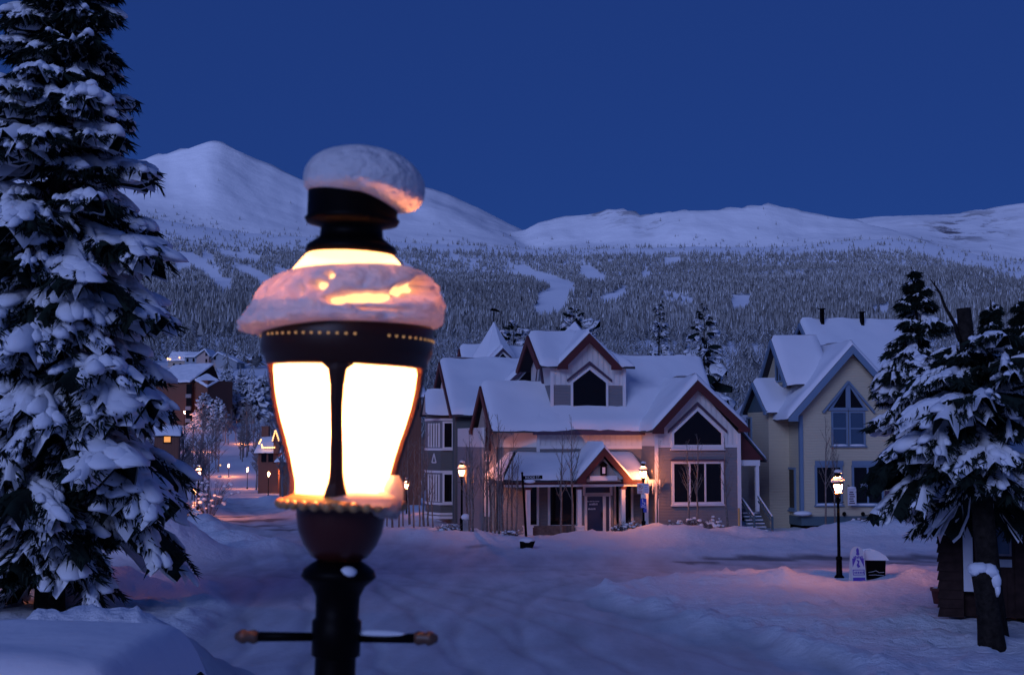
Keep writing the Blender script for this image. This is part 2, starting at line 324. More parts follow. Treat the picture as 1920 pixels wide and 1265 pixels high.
def height(x, y, road=None):
    x = np.asarray(x, float); y = np.asarray(y, float); r = np.hypot(x, y) + 1e-6
    az = np.clip(np.arctan2(x, y), -1.0, 1.0); px = 960 + F*np.tan(az)
    if road is None: road = road_mask(x, y)
    z = np.interp(r, KR, KZ)
    near = np.clip((260 - r) / 60, 0, 1)
    rough = (fbm(x*0.35, y*0.35, 3) - .5)*.25 + (fbm(x*1.4, y*1.4, 9) - .5)*.17 + np.clip(fbm(x*2.6, y*2.6, 21)-.52, 0, 1)*.35
    rough = rough*np.clip((r - 8)/24, .12, 1)
    z = z + near*(1 - road)*(rough + 0.10) + near*road*(fbm(x*1.1, y*.25, 5) - .5)*.025
    for mx_, my_, rx, ry, h, rot in MOUNDS:
        c, s = math.cos(rot), math.sin(rot); dx = x - mx_; dy = y - my_
        q = ((dx*c + dy*s)/rx)**2 + ((-dx*s + dy*c)/ry)**2
        k = q < 9
        if not k.any(): continue
        lump = 0.8 + 0.4*fbm(x*1.2, y*1.2, 31) if np.ndim(x) else 1.0
        z = z + np.where(k, h*np.exp(-q**1.15)*lump, 0)
    hill = np.clip((r - 260)/300, 0, 1)*np.clip((3600 - r)/400, 0, 1)
    z = z + hill*(fbm(x/260, y/260, 40, 3) - .5)*r*0.022
    rear = np.clip((np.abs(np.arctan2(x, y)) - 1.15)/.6, 0, 1); kr = np.clip((r - 260)/1000, 0, 1); kr = kr*kr*(3-2*kr)
    z = z + rear*kr*(235 + 60*(fbm(x/300, y/300, 44) - .5))  # unseen hill raised behind the camera to block low sun from the town
    # hillside and mountains
    far = r > 2000
    if far.any():
        jit = (fbm(az*7, r*0+3.3, 50, 2) - .5)
        ztl = HC + ang(np.interp(px, *zip(*TREELINE)))*3500 - 6
        k = np.clip((r - 2000)/1500, 0, 1); k = k*k*(3-2*k)
        z0 = np.where(r < 3500, z*(1-k) + (220 + (ztl-220)*k)*k, ztl)
        m = np.full(z.shape, -1e9)
        for RD, Dc, pw, sd in [(RIDGE1, 4300, 1.05, 1), (RIDGE2, 4000, 1.1, 2), (RIDGE3, 4550, 1.15, 3)]:
            dc = Dc + jit*500
            rug = (fbm(px/14, px*0, 90+sd) - .5)*2.2
            zc = HC + ang(np.interp(px, *zip(*RD)) + rug)*dc*np.clip(1.25 - np.abs(np.arctan2(x, y))*.5, .4, 1)
            s = np.clip((r - 3500)/(dc - 3500), 0, 1)
            up = ztl + (zc - ztl)*np.power(s, pw)
            bumpy = (fbm(x/420, y/420, 70+sd, 5) - .5)*np.sin(np.pi*np.clip(s, 0, 1))*50 + (fbm(az*30 + 2.5*fbm(x/500, y/500, 33), r/700 + az*9, 80+sd) - .5)*np.sin(np.pi*np.clip(s, 0, 1)**1.5)*26
            dn = zc - (r - dc)*0.45
            m = np.maximum(m, np.where(r <= dc, up + bumpy, dn))
        z = np.where(far, np.where(r <= 3500, z0, m), z)
    return z
def gz(x, y): return float(height(np.array([x]), np.array([y]))[0])
def on_ground(px, Y):
    X = (px - 960)/F*Y; return Vector((X, Y, gz(X, Y)))

TRACKS = []
for pl in [[(1500, 1290), (1180, 1170), (930, 1105), (640, 1082), (250, 1073)], [(1120, 1300), (980, 1180), (800, 1100), (640, 1050), (520, 1000), (460, 940), (440, 905)], [(800, 1320), (740, 1180), (660, 1090), (570, 1030), (480, 970), (440, 920)], [(500, 1320), (520, 1180), (530, 1090), (500, 1030), (440, 985)],
           [(200, 1070), (600, 1066), (1000, 1060), (1400, 1057), (1800, 1053), (2300, 1049)], [(200, 1076), (700, 1074), (1100, 1066), (1400, 1062), (1800, 1058)], [(950, 1320), (900, 1180), (960, 1100), (1150, 1072), (1500, 1060)]]:
    w_ = [flat(*p).xy for p in pl]
    TRACKS += [[(a.x + o_, a.y) for a in w_] for o_ in (-.78, .78)]
def track_mask(X, Y):
    m = np.zeros_like(X)
    wob = (fbm(X*.25, Y*.25, 61) - .5)*.9
    for pl in TRACKS:
        P_ = np.array(pl); d = np.full(X.shape, 9.0)
        # smooth polyline
        t = np.linspace(0, len(P_)-1, 8*(len(P_)-1)+1); q = np.stack([np.interp(t, range(len(P_)), P_[:, 0]), np.interp(t, range(len(P_)), P_[:, 1])], 1)
        for _ in range(6): q[1:-1] = (q[:-2] + 2*q[1:-1] + q[2:])/4
        for a, b_ in zip(q[:-1], q[1:]):
            e = b_ - a; L2 = (e*e).sum(); lo = np.minimum(a, b_) - 1; hi = np.maximum(a, b_) + 1
            k = (X > lo[0]) & (X < hi[0]) & (Y > lo[1]) & (Y < hi[1])
            if not k.any(): continue
            x = X[k] + wob[k]; y = Y[k]; s = np.clip(((x-a[0])*e[0] + (y-a[1])*e[1])/L2, 0, 1); d[k] = np.minimum(d[k], np.hypot(x-a[0]-s*e[0], y-a[1]-s*e[1]))
        m = np.maximum(m, np.exp(-(d/.17)**2))
    return m
dense = np.arange(-26, 26.01, 0.165); coarse = np.arange(30, 331, 5.0)
AZ = np.radians(np.concatenate([dense, coarse]))
def sheet(name, r0, r1, ratio, material, label, cat):
    nr = int(math.log(r1/r0)/math.log(ratio)) + 1
    rr = r0*np.power(r1/r0, np.arange(nr+1)/nr)
    A, Q = np.meshgrid(AZ, rr); X = Q*np.sin(A); Y = Q*np.cos(A); na = len(AZ)
    if r0 < 200:
        road = road_mask(X, Y)
        for _ in range(2):
            road = (np.roll(road, 1, 1) + road + np.roll(road, -1, 1))/3; road[1:-1] = (road[:-2] + road[1:-1] + road[2:])/3
        bare = np.zeros_like(road)
        for q in BAREW: bare = np.maximum(bare, in_poly(X + (fbm(X*.3, Y*2, 6)-.5)*3, Y + (fbm(X*.5, Y*.5, 7)-.5)*.6, q).astype(float))
        bare = np.clip(bare*(0.35 + 0.8*fbm(X*0.6, Y*3, 12)), 0, .8)
        bare = (np.roll(bare, 1, 1) + bare*2 + np.roll(bare, -1, 1))/4
        trk = track_mask(X, Y)*road; bare = np.clip(bare + trk*.34*fbm(X*.4, Y*.4, 19), 0, .85)
        eg = np.zeros_like(X)
        for o_ in ((1.1, 0), (-1.1, 0), (0, 1.6), (0, -1.6), (.8, 1), (-.8, -1), (.8, -1), (-.8, 1)): eg = eg + in_poly(X + o_[0], Y + o_[1], ROADW)/8.0
        eg = np.clip(4*eg*(1-eg), 0, 1)*(1 - road)
    else: road = np.zeros_like(X); bare = road
    Z = height(X, Y, road)
    if r0 < 200: Z = Z - trk*.05 + eg*(.08 + .30*np.clip(fbm(X*2.1, Y*2.1, 23, 3) - .42, 0, 1)*2.2*np.clip(fbm(X*.5, Y*.5, 24)*1.6 - .3, 0, 1))
    rock = np.zeros_like(X)
    if r0 > 3000:
        px = 960 + F*np.tan(np.clip(A, -1, 1)); el = (Z - HC)/np.hypot(X, Y); py = YH - el*F
        rock = np.exp(-((px-1150)/60)**2 - ((py-400)/14)**2)*.8 + np.exp(-((px-1840)/60)**2 - ((py-440)/26)**2)*1.0 + np.exp(-((px-1770)/50)**2-((py-455)/22)**2)*.8 + np.exp(-((px-1220)/40)**2-((py-425)/14)**2)*.5
        rock = np.clip(rock, 0, 1)
    V = np.stack([X, Y, Z], -1).reshape(-1, 3)
    i = np.arange(nr)[:, None]*na; j = np.arange(na)[None, :]; j2 = (j+1) % na
    T = np.stack([i+j, i+na+j, i+na+j2, i+j2], -1).reshape(-1, 4)
    if r0 < 5:
        c = len(V); V = np.vstack([V, [[0, 0, float(Z[0].mean())]]])
    o = np_mesh(name, V, T[:, ::-1], material, smooth=True)
    ca = o.data.color_attributes.new('road', 'FLOAT_COLOR', 'POINT')
    cc = np.ones((len(V), 4), np.float32); n0 = X.size; cc[:n0, 0] = road.ravel(); cc[:n0, 1] = bare.ravel(); cc[:n0, 2] = rock.ravel()
    ca.data.foreach_set('color', cc.ravel())
    return tag(o, label, cat, kind='structure')
sheet('snowy_ground', 0.5, 250, 1.0125, ground_mat(), 'snow covered street crossing with ploughed banks', 'ground')
sheet('hillside', 250, 3500, 1.03, SNOW, 'broad snowy hillside under the forest and ski runs', 'hillside')
sheet('mountains', 3500, 9500, 1.008, mountain_mat(), 'snow covered bare mountain range above the treeline', 'mountains')

# ------------------------------------------------------------------ conifers
class TM:   # triangle collector with material index
    def __init__(s): s.V = []; s.T = []; s.n = 0
    def add(s, V, T):
        s.V.append(np.asarray(V, float)); s.T.append(np.asarray(T, int) + s.n); s.n += len(V)
    def build(s, name, m, parent, smooth=False):
        if not s.V: return None
        return np_mesh(name, np.vstack(s.V), np.vstack(s.T), m, parent, smooth=smooth)
GRIDS = {}
def grid_tris(ns, nt_):
    if (ns, nt_) not in GRIDS:
        i, j = np.meshgrid(np.arange(ns), np.arange(nt_), indexing='ij'); a = i*(nt_+1)+j; b = a+1; c = a+nt_+1; d = c+1
        GRIDS[(ns, nt_)] = np.concatenate([np.stack([a, c, b], -1).reshape(-1, 3), np.stack([b, c, d], -1).reshape(-1, 3)])
    return GRIDS[(ns, nt_)]
def unit_sphere(n, m):
    V = []; T = []
    for i in range(m+1):
        for k in range(n): a = math.pi*i/m; b_ = 2*math.pi*k/n; V.append((math.sin(a)*math.cos(b_), math.sin(a)*math.sin(b_), math.cos(a)))
    for i in range(m):
        for k in range(n):
            a, b_, c, e = i*n+k, (i+1)*n+k, (i+1)*n+(k+1) % n, i*n+(k+1) % n
            if i < m-1: T.append((a, b_, c))
            if i > 0: T.append((a, c, e))
    return np.array(V), np.array(T)
USPH, UTRI = unit_sphere(7, 5)
def fan(snow, dark, rng, P0, az, L, a0, droop, wid, th, ns=9, nt_=6, spikes=40, spike=0.22, snowy=True, s0=0.12, puffs=8, sheet=True):
    d = np.array([math.sin(az), math.cos(az), 0]); l = np.array([d[1], -d[0], 0])
    s = np.linspace(s0, 1, ns+1)[:, None]; t = np.linspace(-1, 1, nt_+1)[None, :]
    ph = rng.uniform(0, 6.28, 6)
    qq = (s-s0)/(1-s0)
    w = wid*np.sqrt(np.clip(1 - np.abs((qq-.62)/.66)**2.4, 0.02, 1))*(1 + .16*np.sin(9*s+ph[0]) + .10*np.sin(17*s+ph[1]))
    k = 1 - .16*t*t + .09*np.sin(7*t + ph[2])
    z = L*(math.tan(a0)*s - droop*s*s) - .75*np.abs(t)**2*w - .025*L*np.sin(7*s+ph[3]) + .05*wid*np.sin(6*t+ph[4])
    B = P0 + d*(L*s*k)[..., None] + l*(w*t)[..., None]; B[..., 2] = P0[2] + z
    T = grid_tris(ns, nt_)
    C = P0 + d*(L*s)[..., None]; D = B*1.0; D[..., 0:2] = C[..., 0:2] + (D[..., 0:2]-C[..., 0:2])*.5
    dark.add((D - [0, 0, 0.05]).reshape(-1, 3), T)
    if snowy:
        if sheet:
            e = np.clip(1-np.abs(t)**2.6, 0, 1)**.5*np.clip(1-np.abs(1.62*qq-.66)**3.2, 0, 1)**.5
            lump = .75 + .3*np.sin(10*qq+3*t+ph[4])*np.sin(7*t-6*qq+ph[5]) + rng.uniform(-.15, .15, (ns+1, nt_+1))
            S = B*1.0; S[..., 0:2] = C[..., 0:2] + (S[..., 0:2]-C[..., 0:2])*.6; S[..., 2] += e*lump*th*1.25 - .02 - (1-e)*.08
            snow.add(S.reshape(-1, 3), T)
        m = max(3, int(puffs*rng.uniform(.7, 1.3)))
        qs = s0 + (1-s0)*rng.uniform(.12, 1.0, m)**.7; ts = rng.uniform(-1, 1, m)*.95
        wi = np.interp(qs, s[:, 0], w[:, 0]); zi = L*(math.tan(a0)*qs - droop*qs*qs) - .75*ts*ts*wi
        cen = P0 + d*(L*qs*(1-.14*ts*ts))[:, None] + l*(wi*ts)[:, None]; cen[:, 2] = P0[2] + zi + th*.25
        rr = wid*(rng.uniform(.24, .52, m) if sheet else rng.uniform(.2, .5, m))*(1-.3*np.abs(ts)); ca = az + rng.uniform(-.6, .6, m) + ts*.5
        U = USPH*rng.uniform(.9, 1.1, (m, len(USPH), 1))
        lx = U[..., 0]*(rr*rng.uniform(.85, 1.15, m))[:, None]; ly = U[..., 1]*(rr*rng.uniform(1.0, 1.6, m))[:, None]; lz = U[..., 2]*np.minimum(rr*.68, th*rng.uniform(.75, 1.2, m))[:, None]
        dx = cen[:, 0:1] + lx*np.cos(ca)[:, None] + ly*np.sin(ca)[:, None]; dy = cen[:, 1:2] - lx*np.sin(ca)[:, None] + ly*np.cos(ca)[:, None]
        slope = (math.tan(a0) - 2*droop*qs)
        dz = cen[:, 2:3] + lz + ly*slope[:, None]*.8 - np.abs(lx)*.35
        snow.add(np.stack([dx, dy, dz], -1).reshape(-1, 3), (UTRI[None] + (np.arange(m)*len(USPH))[:, None, None]).reshape(-1, 3))
    n = spikes
    if n:
        si = rng.uniform(s0, 1, n)**.8; sg = rng.choice([-1, 1], n); tt = sg*np.sqrt(rng.uniform(.1, 1, n))
        wi = np.interp(si, s[:, 0], w[:, 0]); zi = L*(math.tan(a0)*si - droop*si*si) - .55*np.abs(tt)**1.7*wi
        b = P0 + d*(L*si)[:, None] + l*(wi*tt)[:, None]; b[:, 2] = P0[2] + zi - .03
        dirv = l*(sg*rng.uniform(.1, 1, n))[:, None] + d*rng.uniform(.0, .9, n)[:, None] + np.array([0, 0, -1])*rng.uniform(.15, 1.0, n)[:, None]
        dirv /= np.linalg.norm(dirv, axis=1)[:, None]
        ln = spike*rng.uniform(.5, 1.3, n); tip = b + dirv*ln[:, None]
        side = np.cross(dirv, rng.normal(size=(n, 3))); side /= np.linalg.norm(side, axis=1)[:, None]; side *= (ln*.11)[:, None]
        V = np.stack([b - side, b + side, tip], 1).reshape(-1, 3); dark.add(V, np.arange(3*n).reshape(-1, 3))
def spruce(name, label, base, top, prof, h0, step, nb, seed, trunk_r=.3, cat='tree', group=None, ns=9, nt_=6, spikes=40, spike=.22, thick=.16, side=2, snowp=.85, wr=.27, up=(-.30, .5), droop=.32, broken=False, tmax=.985, chaos=0.0, puffs=9, sheet=True):
    rng = np.random.default_rng(seed); base = Vector(base); top = Vector(top); H = (top - base).length
    o = thing(name, label, cat, base, 0, group); ax = np.array(top - base)/H
    snow = TM(); dark = TM()
    h = h0
    while h < H*tmax:
        t = h/H; L0 = prof(t)
        m = max(3, int(round(nb*(.55 + .45*min(1, L0/max(.01, prof(h0/H))))))); a_off = rng.uniform(0, 6.28)
        for k in range(m):
            az = a_off + 2*math.pi*k/m + rng.uniform(-.3, .3); L = L0*rng.uniform(.66 - .3*chaos, 1.15); hh = h + rng.uniform(-.5, .5)*step*(1 + chaos)
            if L < .08: continue
            a0 = up[0] + (up[1]-up[0])*t + rng.uniform(-.18, .18)*(1 + 1.6*chaos); dr = droop*rng.uniform(.6, 1.3)
            P0 = ax*hh; th = thick*rng.uniform(.45, 1.35)*min(1, .4 + L/2)
            fan(snow, dark, rng, P0, az, L, a0, dr, L*wr*rng.uniform(.75, 1.2), th, ns, nt_, spikes, spike, rng.random() < snowp, .30, puffs, sheet)
            d = np.array([math.sin(az), math.cos(az), 0])
            for q in range(side):
                for sg in (-1, 1):
                    s1 = (.32 + .26*q)*rng.uniform(.85, 1.15)
                    P1 = P0 + d*L*s1; P1[2] = P0[2] + L*(math.tan(a0)*s1 - dr*s1*s1) - .05
                    fan(snow, dark, rng, P1, az + sg*rng.uniform(.5, .95), L*rng.uniform(.36, .55), a0 - .35*s1, dr*1.1, L*wr*.55*rng.uniform(.7, 1.2), th*.8, max(4, ns-3), max(4, nt_-2), int(spikes*.6), spike, rng.random() < snowp, .05, puffs*.55, sheet)
        h += step*rng.uniform(.8, 1.2)*(.55 + .45*min(1, L0/max(.01, prof(h0/H))))
    # trunk
    mb = MB(); n = 9; pts = []; rad = []
    for i in range(n+1):
        t = i/n; pts.append(Vector(ax*H*t) + Vector((.04*math.sin(3*t+seed), .03*math.cos(4*t), 0))); rad.append(trunk_r*(1.25 if i == 0 else 1)*(1 - (.45 if broken else .93)*t))
    pts[0].z -= 0.5
    mb.tube(pts, rad, 10); mb.build('trunk', BARK, o, True)
    tag(dark.build('crown', NEEDLE, o), kind='stuff'); tag(snow.build('snow_load', SNOW, o, True), kind='stuff')
    return o
def lerp_prof(tab): return lambda t: float(np.interp(t, *zip(*tab)))

b = at(95, 1140, 40); g0 = gz(b.x, b.y)
spruce('spruce_tree', 'towering dark spruce with thick snow pads beside the buried car', (b.x, 40, min(g0, b.z)), at(118, -430, 40),
       lerp_prof([(0, .8), (.06, 1.7), (.1, 2.7), (.18, 3.55), (.35, 3.2), (.55, 2.35), (.72, 1.55), (.9, .6), (1, .1)]), 2.0, .54, 8, 5, .36, thick=.22, spikes=150, spike=.34, side=2, ns=7, nt_=4, wr=.27, snowp=.78, droop=.27, chaos=.5, puffs=13)
# ragged trees by the dark shed on the right
bt = on_ground(1858, 33.5)
shed_tree = spruce('broken_spruce', 'ragged leaning spruce with a snapped bare trunk top and heavy snow clumps', (bt.x, 33.5, bt.z), at(1803, 578, 33.5),
       lerp_prof([(0, .2), (.38, .7), (.45, 1.7), (.6, 2.3), (.75, 2.2), (.85, 1.3), (.9, .5), (1, .05)]), 3.75, .24, 6, 11, .30, thick=.13, spikes=130, spike=.24, side=2, ns=5, nt_=4, wr=.20, puffs=7, sheet=True, up=(-.35, .35), droop=.38, broken=True, tmax=.88, snowp=.62, chaos=1.1)
mb = MB(); q = at(1803, 578, 33.5) - bt
pb = [at(1800, 640, 33.4) - bt, at(1790, 607, 33.4) - bt, at(1772, 575, 33.4) - bt, at(1762, 548, 33.4) - bt, at(1745, 524, 33.4) - bt]
mb.tube(pb, [.05, .045, .035, .028, .012], 6)
mb.tube([pb[3], at(1752, 542, 33.4) - bt], [.02, .01], 4); mb.tube([pb[4] + (pb[3]-pb[4])*.5, at(1752, 526, 33.4) - bt], [.018, .006], 4); mb.build('bare_branch', BARK, shed_tree, True)
for nm, lab, pxb, pxt, pyt, Y, pr, h0, sd in [
    ('spruce_tree', 'slender snow laden spruce with a pointed spire overlapping the yellow house', 1772, 1711, 500, 38, [(0, .3), (.3, .8), (.42, 1.35), (.55, 1.75), (.7, 1.5), (.8, .95), (.88, .5), (1, .06)], 2.8, 21),
    ('spruce_tree', 'snow clumped spruce top behind the snapped trunk by the shed', 1870, 1857, 562, 40, [(0, .4), (.25, 1.2), (.5, 1.8), (.7, 1.4), (.85, .6), (1, .08)], 3.3, 22),
    ('spruce_tree', 'stubby snowy spruce top behind the shed roof by the frame of fence boards', 1935, 1908, 562, 42, [(0, .4), (.25, 1.2), (.5, 1.7), (.7, 1.3), (.85, .55), (1, .08)], 3.4, 23)]:
    bb = on_ground(pxb, Y)
    spruce(nm, lab, bb, at(pxt, pyt, Y), lerp_prof(pr), h0, .24, 5, sd, .16, thick=.13, spikes=110, spike=.22, side=2, ns=5, nt_=4, wr=.22, puffs=7, sheet=True, up=(-.3, .4), droop=.4, snowp=.82, chaos=.9)

# background conifers one can tell apart
def bg_conifer(label, px, pyt, pyb, Y, rw, seed, snowp=.75, group=None, dens=1.0, pf=3):
    bb = at(px, pyb, Y); tp = at(px + 2, pyt, Y); H = tp.z - bb.z
    return spruce('spruce_tree', label, bb, tp, lerp_prof([(0, rw*.8), (.12, rw), (.5, rw*.74), (.82, rw*.42), (.95, rw*.2), (1, .05)]), H*.08, H/17/dens, 7, seed, H*.012, group=group,
                  puffs=pf, ns=3, nt_=2, spikes=14, spike=.05*H*.5, thick=.013*H, side=0, snowp=snowp, wr=.34, up=(-.15, .6), droop=.35)
bg_conifer('tall dark spruce standing between the grey building and the yellow house', 1318, 572, 860, 110, 3.0, 31, .45)
bg_conifer('dark snowy spruce behind the small dormer tower roof', 1076, 574, 800, 108, 3.9, 32, .5)
bg_conifer('dark snowy spruce beside the pointed turret roof', 962, 598, 800, 112, 3.2, 33, .5)
bg_conifer('thin snowy spruce showing above the long ridge of the grey building', 1235, 560, 860, 118, 1.7, 34, .9)
for i, (px, pt, pb_, Y, rw) in enumerate([(382, 735, 800, 380, 4.2), (408, 745, 812, 378, 3.8), (425, 690, 800, 410, 6.0), (452, 700, 800, 405, 6.5), (476, 715, 800, 400, 6.0), (440, 730, 805, 400, 5), (492, 705, 795, 410, 5.5)]):
    bg_conifer('frosted spruce beside the upper street lamps and the brown block', px, pt, pb_, Y, rw, 50+i, .95, 'frosted spruces below the hillside condos', 1.0, 6)

# far forest: one mass that nobody could count
FROST = mat('frosted_forest', (0.265, 0.265, 0.26), 0.9, spec=0.1); DARKF = mat('forest_dark_needles', (0.12, 0.118, 0.115), 0.9, spec=0.1); FROST2 = mat('forest_snow', (0.42, 0.43, 0.44), 0.9, spec=0.1)  # DARKF: dark needles of their own colour, dealt at random per blade
def little_tree(rng, layers, nb, mixp, single=False):
    V = []; T = []; M = []
    for i in range(layers):
        t = (i + .5)/layers; r = .5*(1-t)**.85*rng.uniform(.85, 1.15); z = .1 + .86*t; dz = 1.0/layers
        off = rng.uniform(0, 6.28)
        for k in range(nb):
            a = off + 2*math.pi*k/nb + rng.uniform(-.25, .25); rr = r*rng.uniform(.75, 1.2); w = 2.4/nb
            n = len(V)
            if single:
                w *= 1.5; V += [(0, 0, min(1.0, z + dz*.8)), (rr*math.cos(a-w*.5), rr*math.sin(a-w*.5), z - dz*rng.uniform(.2, .5)), (rr*math.cos(a+w*.5), rr*math.sin(a+w*.5), z - dz*rng.uniform(.2, .5))]; T += [(n, n+1, n+2)]; M += [int(rng.choice(3, p=mixp))]; continue
            V += [(0, 0, z + dz*.75), (rr*.75*math.cos(a-w*.5), rr*.75*math.sin(a-w*.5), z - dz*.25), (rr*math.cos(a), rr*math.sin(a), z - dz*rng.uniform(.2, .6)), (rr*.75*math.cos(a+w*.5), rr*.75*math.sin(a+w*.5), z - dz*.25)]
            T += [(n, n+1, n+2), (n, n+2, n+3)]
            M += [int(rng.choice(3, p=mixp))]*2
    return np.array(V), np.array(T), np.array(M)
def stamp_forest(name, label, X, Y, Z, Hs, Ws, variants, seed):
    rng = np.random.default_rng(seed); N = len(X); tone = np.clip((fbm(X/330, Y/900, 71, 3) - .5)*2.2 + .5, 0, 1)*.75 + rng.random(N)*.25
    vi = np.clip((tone*len(variants)).astype(int), 0, len(variants)-1); VV = []; TT = []; MM = []; n0 = 0
    for q, (V, T, M) in enumerate(variants):
        k = np.where(vi == q)[0]
        if not len(k): continue
        a = rng.uniform(0, 6.28, len(k)); c, s = np.cos(a)[:, None], np.sin(a)[:, None]
        w = (Ws[k]*Hs[k])[:, None]
        x = X[k][:, None] + w*(V[:, 0]*c - V[:, 1]*s); y = Y[k][:, None] + w*(V[:, 0]*s + V[:, 1]*c); z = Z[k][:, None] + Hs[k][:, None]*V[:, 2] - .3
        VV.append(np.stack([x, y, z], -1).reshape(-1, 3)); TT.append((T[None] + (np.arange(len(k))*len(V))[:, None, None] + n0).reshape(-1, 3))
        MM.append(np.tile(M, len(k))); n0 += len(k)*len(V)
    o = np_mesh(name, np.vstack(VV), np.vstack(TT), [FROST, DARKF, FROST2], None, np.concatenate(MM))
    return tag(o, label, 'forest', kind='stuff')
Z4 = lambda pts, s, ox, oy: [(ox + x/s, oy + y/s) for x, y in pts]
RUNS = [Z4(p, 2.824, 820, 360) for p in [
    [(365, 395), (460, 383), (520, 418), (600, 438), (680, 468), (745, 488), (705, 525), (670, 570), (690, 612), (600, 645), (490, 645), (528, 590), (535, 545), (605, 512), (592, 482), (520, 450), (440, 425)],
    [(760, 395), (805, 388), (895, 450), (880, 468), (800, 452), (750, 420)], [(850, 558), (940, 530), (985, 498), (1030, 505), (1000, 528), (940, 562), (900, 575)],
    [(1160, 522), (1230, 528), (1330, 558), (1405, 592), (1395, 610), (1300, 582), (1200, 548)], [(1560, 545), (1668, 545), (1640, 612), (1550, 608)], [(60, 322), (120, 338), (110, 358), (60, 345)], [(140, 350), (215, 358), (210, 372), (140, 362)],
    [(1205, 350), (1290, 345), (1290, 365), (1205, 372)], [(1085, 420), (1140, 425), (1130, 440), (1080, 435)], [(0, 540), (45, 555), (30, 575), (0, 570)]]]
RUNS += [Z4(p, 2.46, 220, 240) for p in [
    [(262, 575), (345, 573), (410, 618), (455, 660), (485, 690), (535, 700), (522, 738), (470, 722), (430, 692), (390, 642), (350, 612), (300, 642), (278, 662), (270, 620)],
    [(530, 618), (600, 638), (730, 705), (700, 728), (620, 682), (560, 650)], [(1430, 705), (1480, 760), (1525, 785), (1470, 795), (1430, 760)], [(380, 570), (440, 585), (450, 610), (400, 600)],
    [(475, 560), (660, 590), (655, 610), (480, 580)], [(1310, 610), (1370, 650), (1430, 715), (1400, 720), (1340, 680)], [(125, 640), (190, 655), (190, 670), (125, 655)], [(725, 640), (790, 660), (780, 690), (725, 665)]]]
RUNS += [[(1635, 575), (1668, 570), (1668, 590), (1635, 592)]]
def place_forest():
    rng = np.random.default_rng(7)
    def proj(x, y, z):
        dz = z - HC; zc = y*math.cos(TH) + dz*math.sin(TH); yc = -y*math.sin(TH) + dz*math.cos(TH); return 960 + F*x/zc, 632.5 - F*yc/zc
    # far: r 900..3600 ; near: 260..900
    N = 98000; u = rng.random(N); r = 850*np.power(3640/850, u**.66); a = np.radians(rng.uniform(-24.5, 24.5, N))
    x = r*np.sin(a); y = r*np.cos(a); z = height(x, y, np.zeros(N)); H = rng.uniform(.7, 1.25, N)*np.interp(r, [850, 1500, 2500, 3600], [11.5, 10.0, 9.5, 9.5])
    px, py = proj(x, y, z); px2, py2 = proj(x, y, z + .75*H)
    keep = np.ones(N, bool)
    for p in RUNS: keep &= ~(in_poly(px, py, p) | in_poly(px2, py2, p))
    tl = np.interp(px, *zip(*TREELINE)); dens = np.clip((py - tl - 3)/np.interp(px, [300, 600, 1000, 1300], [30, 18, 7, 4]), .0, 1)
    keep &= (rng.random(N) < np.where(fbm(px/16, py/5, 5) > .47, dens + .08, dens**2.5 + .02)) & (fbm(x/90, y/90, 8) > .17)
    k = keep; v = [little_tree(rng, 2, 4, [.55, .45 - .36*i/11, .36*i/11], True) for i in range(12)]
    stamp_forest('forest', 'grey frosted conifer forest covering the far hillside', x[k], y[k], z[k], H[k]*rng.uniform(.8, 1.25, k.sum()), rng.uniform(.46, .74, k.sum()), v, 1)
    # scattered trees above the treeline
    N = 1500; a = np.radians(rng.uniform(-17, 20, N)); r = rng.uniform(3500, 4100, N); x = r*np.sin(a); y = r*np.cos(a); z = height(x, y, np.zeros(N)); px, py = proj(x, y, z)
    k = (fbm(px/20, py/6, 15) > .56) & (rng.random(N) < np.exp(-(r-3500)/160)); v2 = [little_tree(rng, 3, 4, [.25, .72, .03]) for _ in range(3)]
    stamp_forest('tree_line', 'scattered dark dwarf conifers along the upper edge of the forest', x[k], y[k], z[k], rng.uniform(5, 12, k.sum()), rng.uniform(.5, .8, k.sum()), v2, 2)
    N = 6300; r = 300*np.power(3.0, rng.random(N)**.85); a = np.radians(rng.uniform(-24.5, 24.5, N)); x = r*np.sin(a); y = r*np.cos(a); z = height(x, y, np.zeros(N)); px, py = proj(x, y, z)
    H = rng.uniform(.65, 1.25, N)*np.interp(r, [300, 450, 900], [9.5, 9.5, 11.5]); px2, py2 = proj(x, y, z+H*.8)
    edge = 560 + 90*(fbm(r/40, r*0, 3)-.5); keep = ~((px > 280) & (px < 402) & (r < 640)) & ~((px >= 402) & (px < edge) & (r < 405)) & ~((px > 280) & (px < 425) & (r < 470)) & ~((px > 280) & (px < 545) & (r < 760) & (py2 > 655) & (py2 < 690))
    keep &= (fbm(x/50, y/50, 8) > .25)
    for p in RUNS: keep &= ~(in_poly(px, py, p) | in_poly(px2, py2, p))
    k = keep; v = [little_tree(rng, 6, 5, [.36, .44 - .3*i/8, .20 + .3*i/8]) for i in range(9)]
    stamp_forest('forest', 'taller snow dusted conifer wood at the foot of the hillside', x[k], y[k], z[k], H[k]*rng.uniform(.7, 1.2, k.sum()), rng.uniform(.46, .78, k.sum()), v, 3)
place_forest()

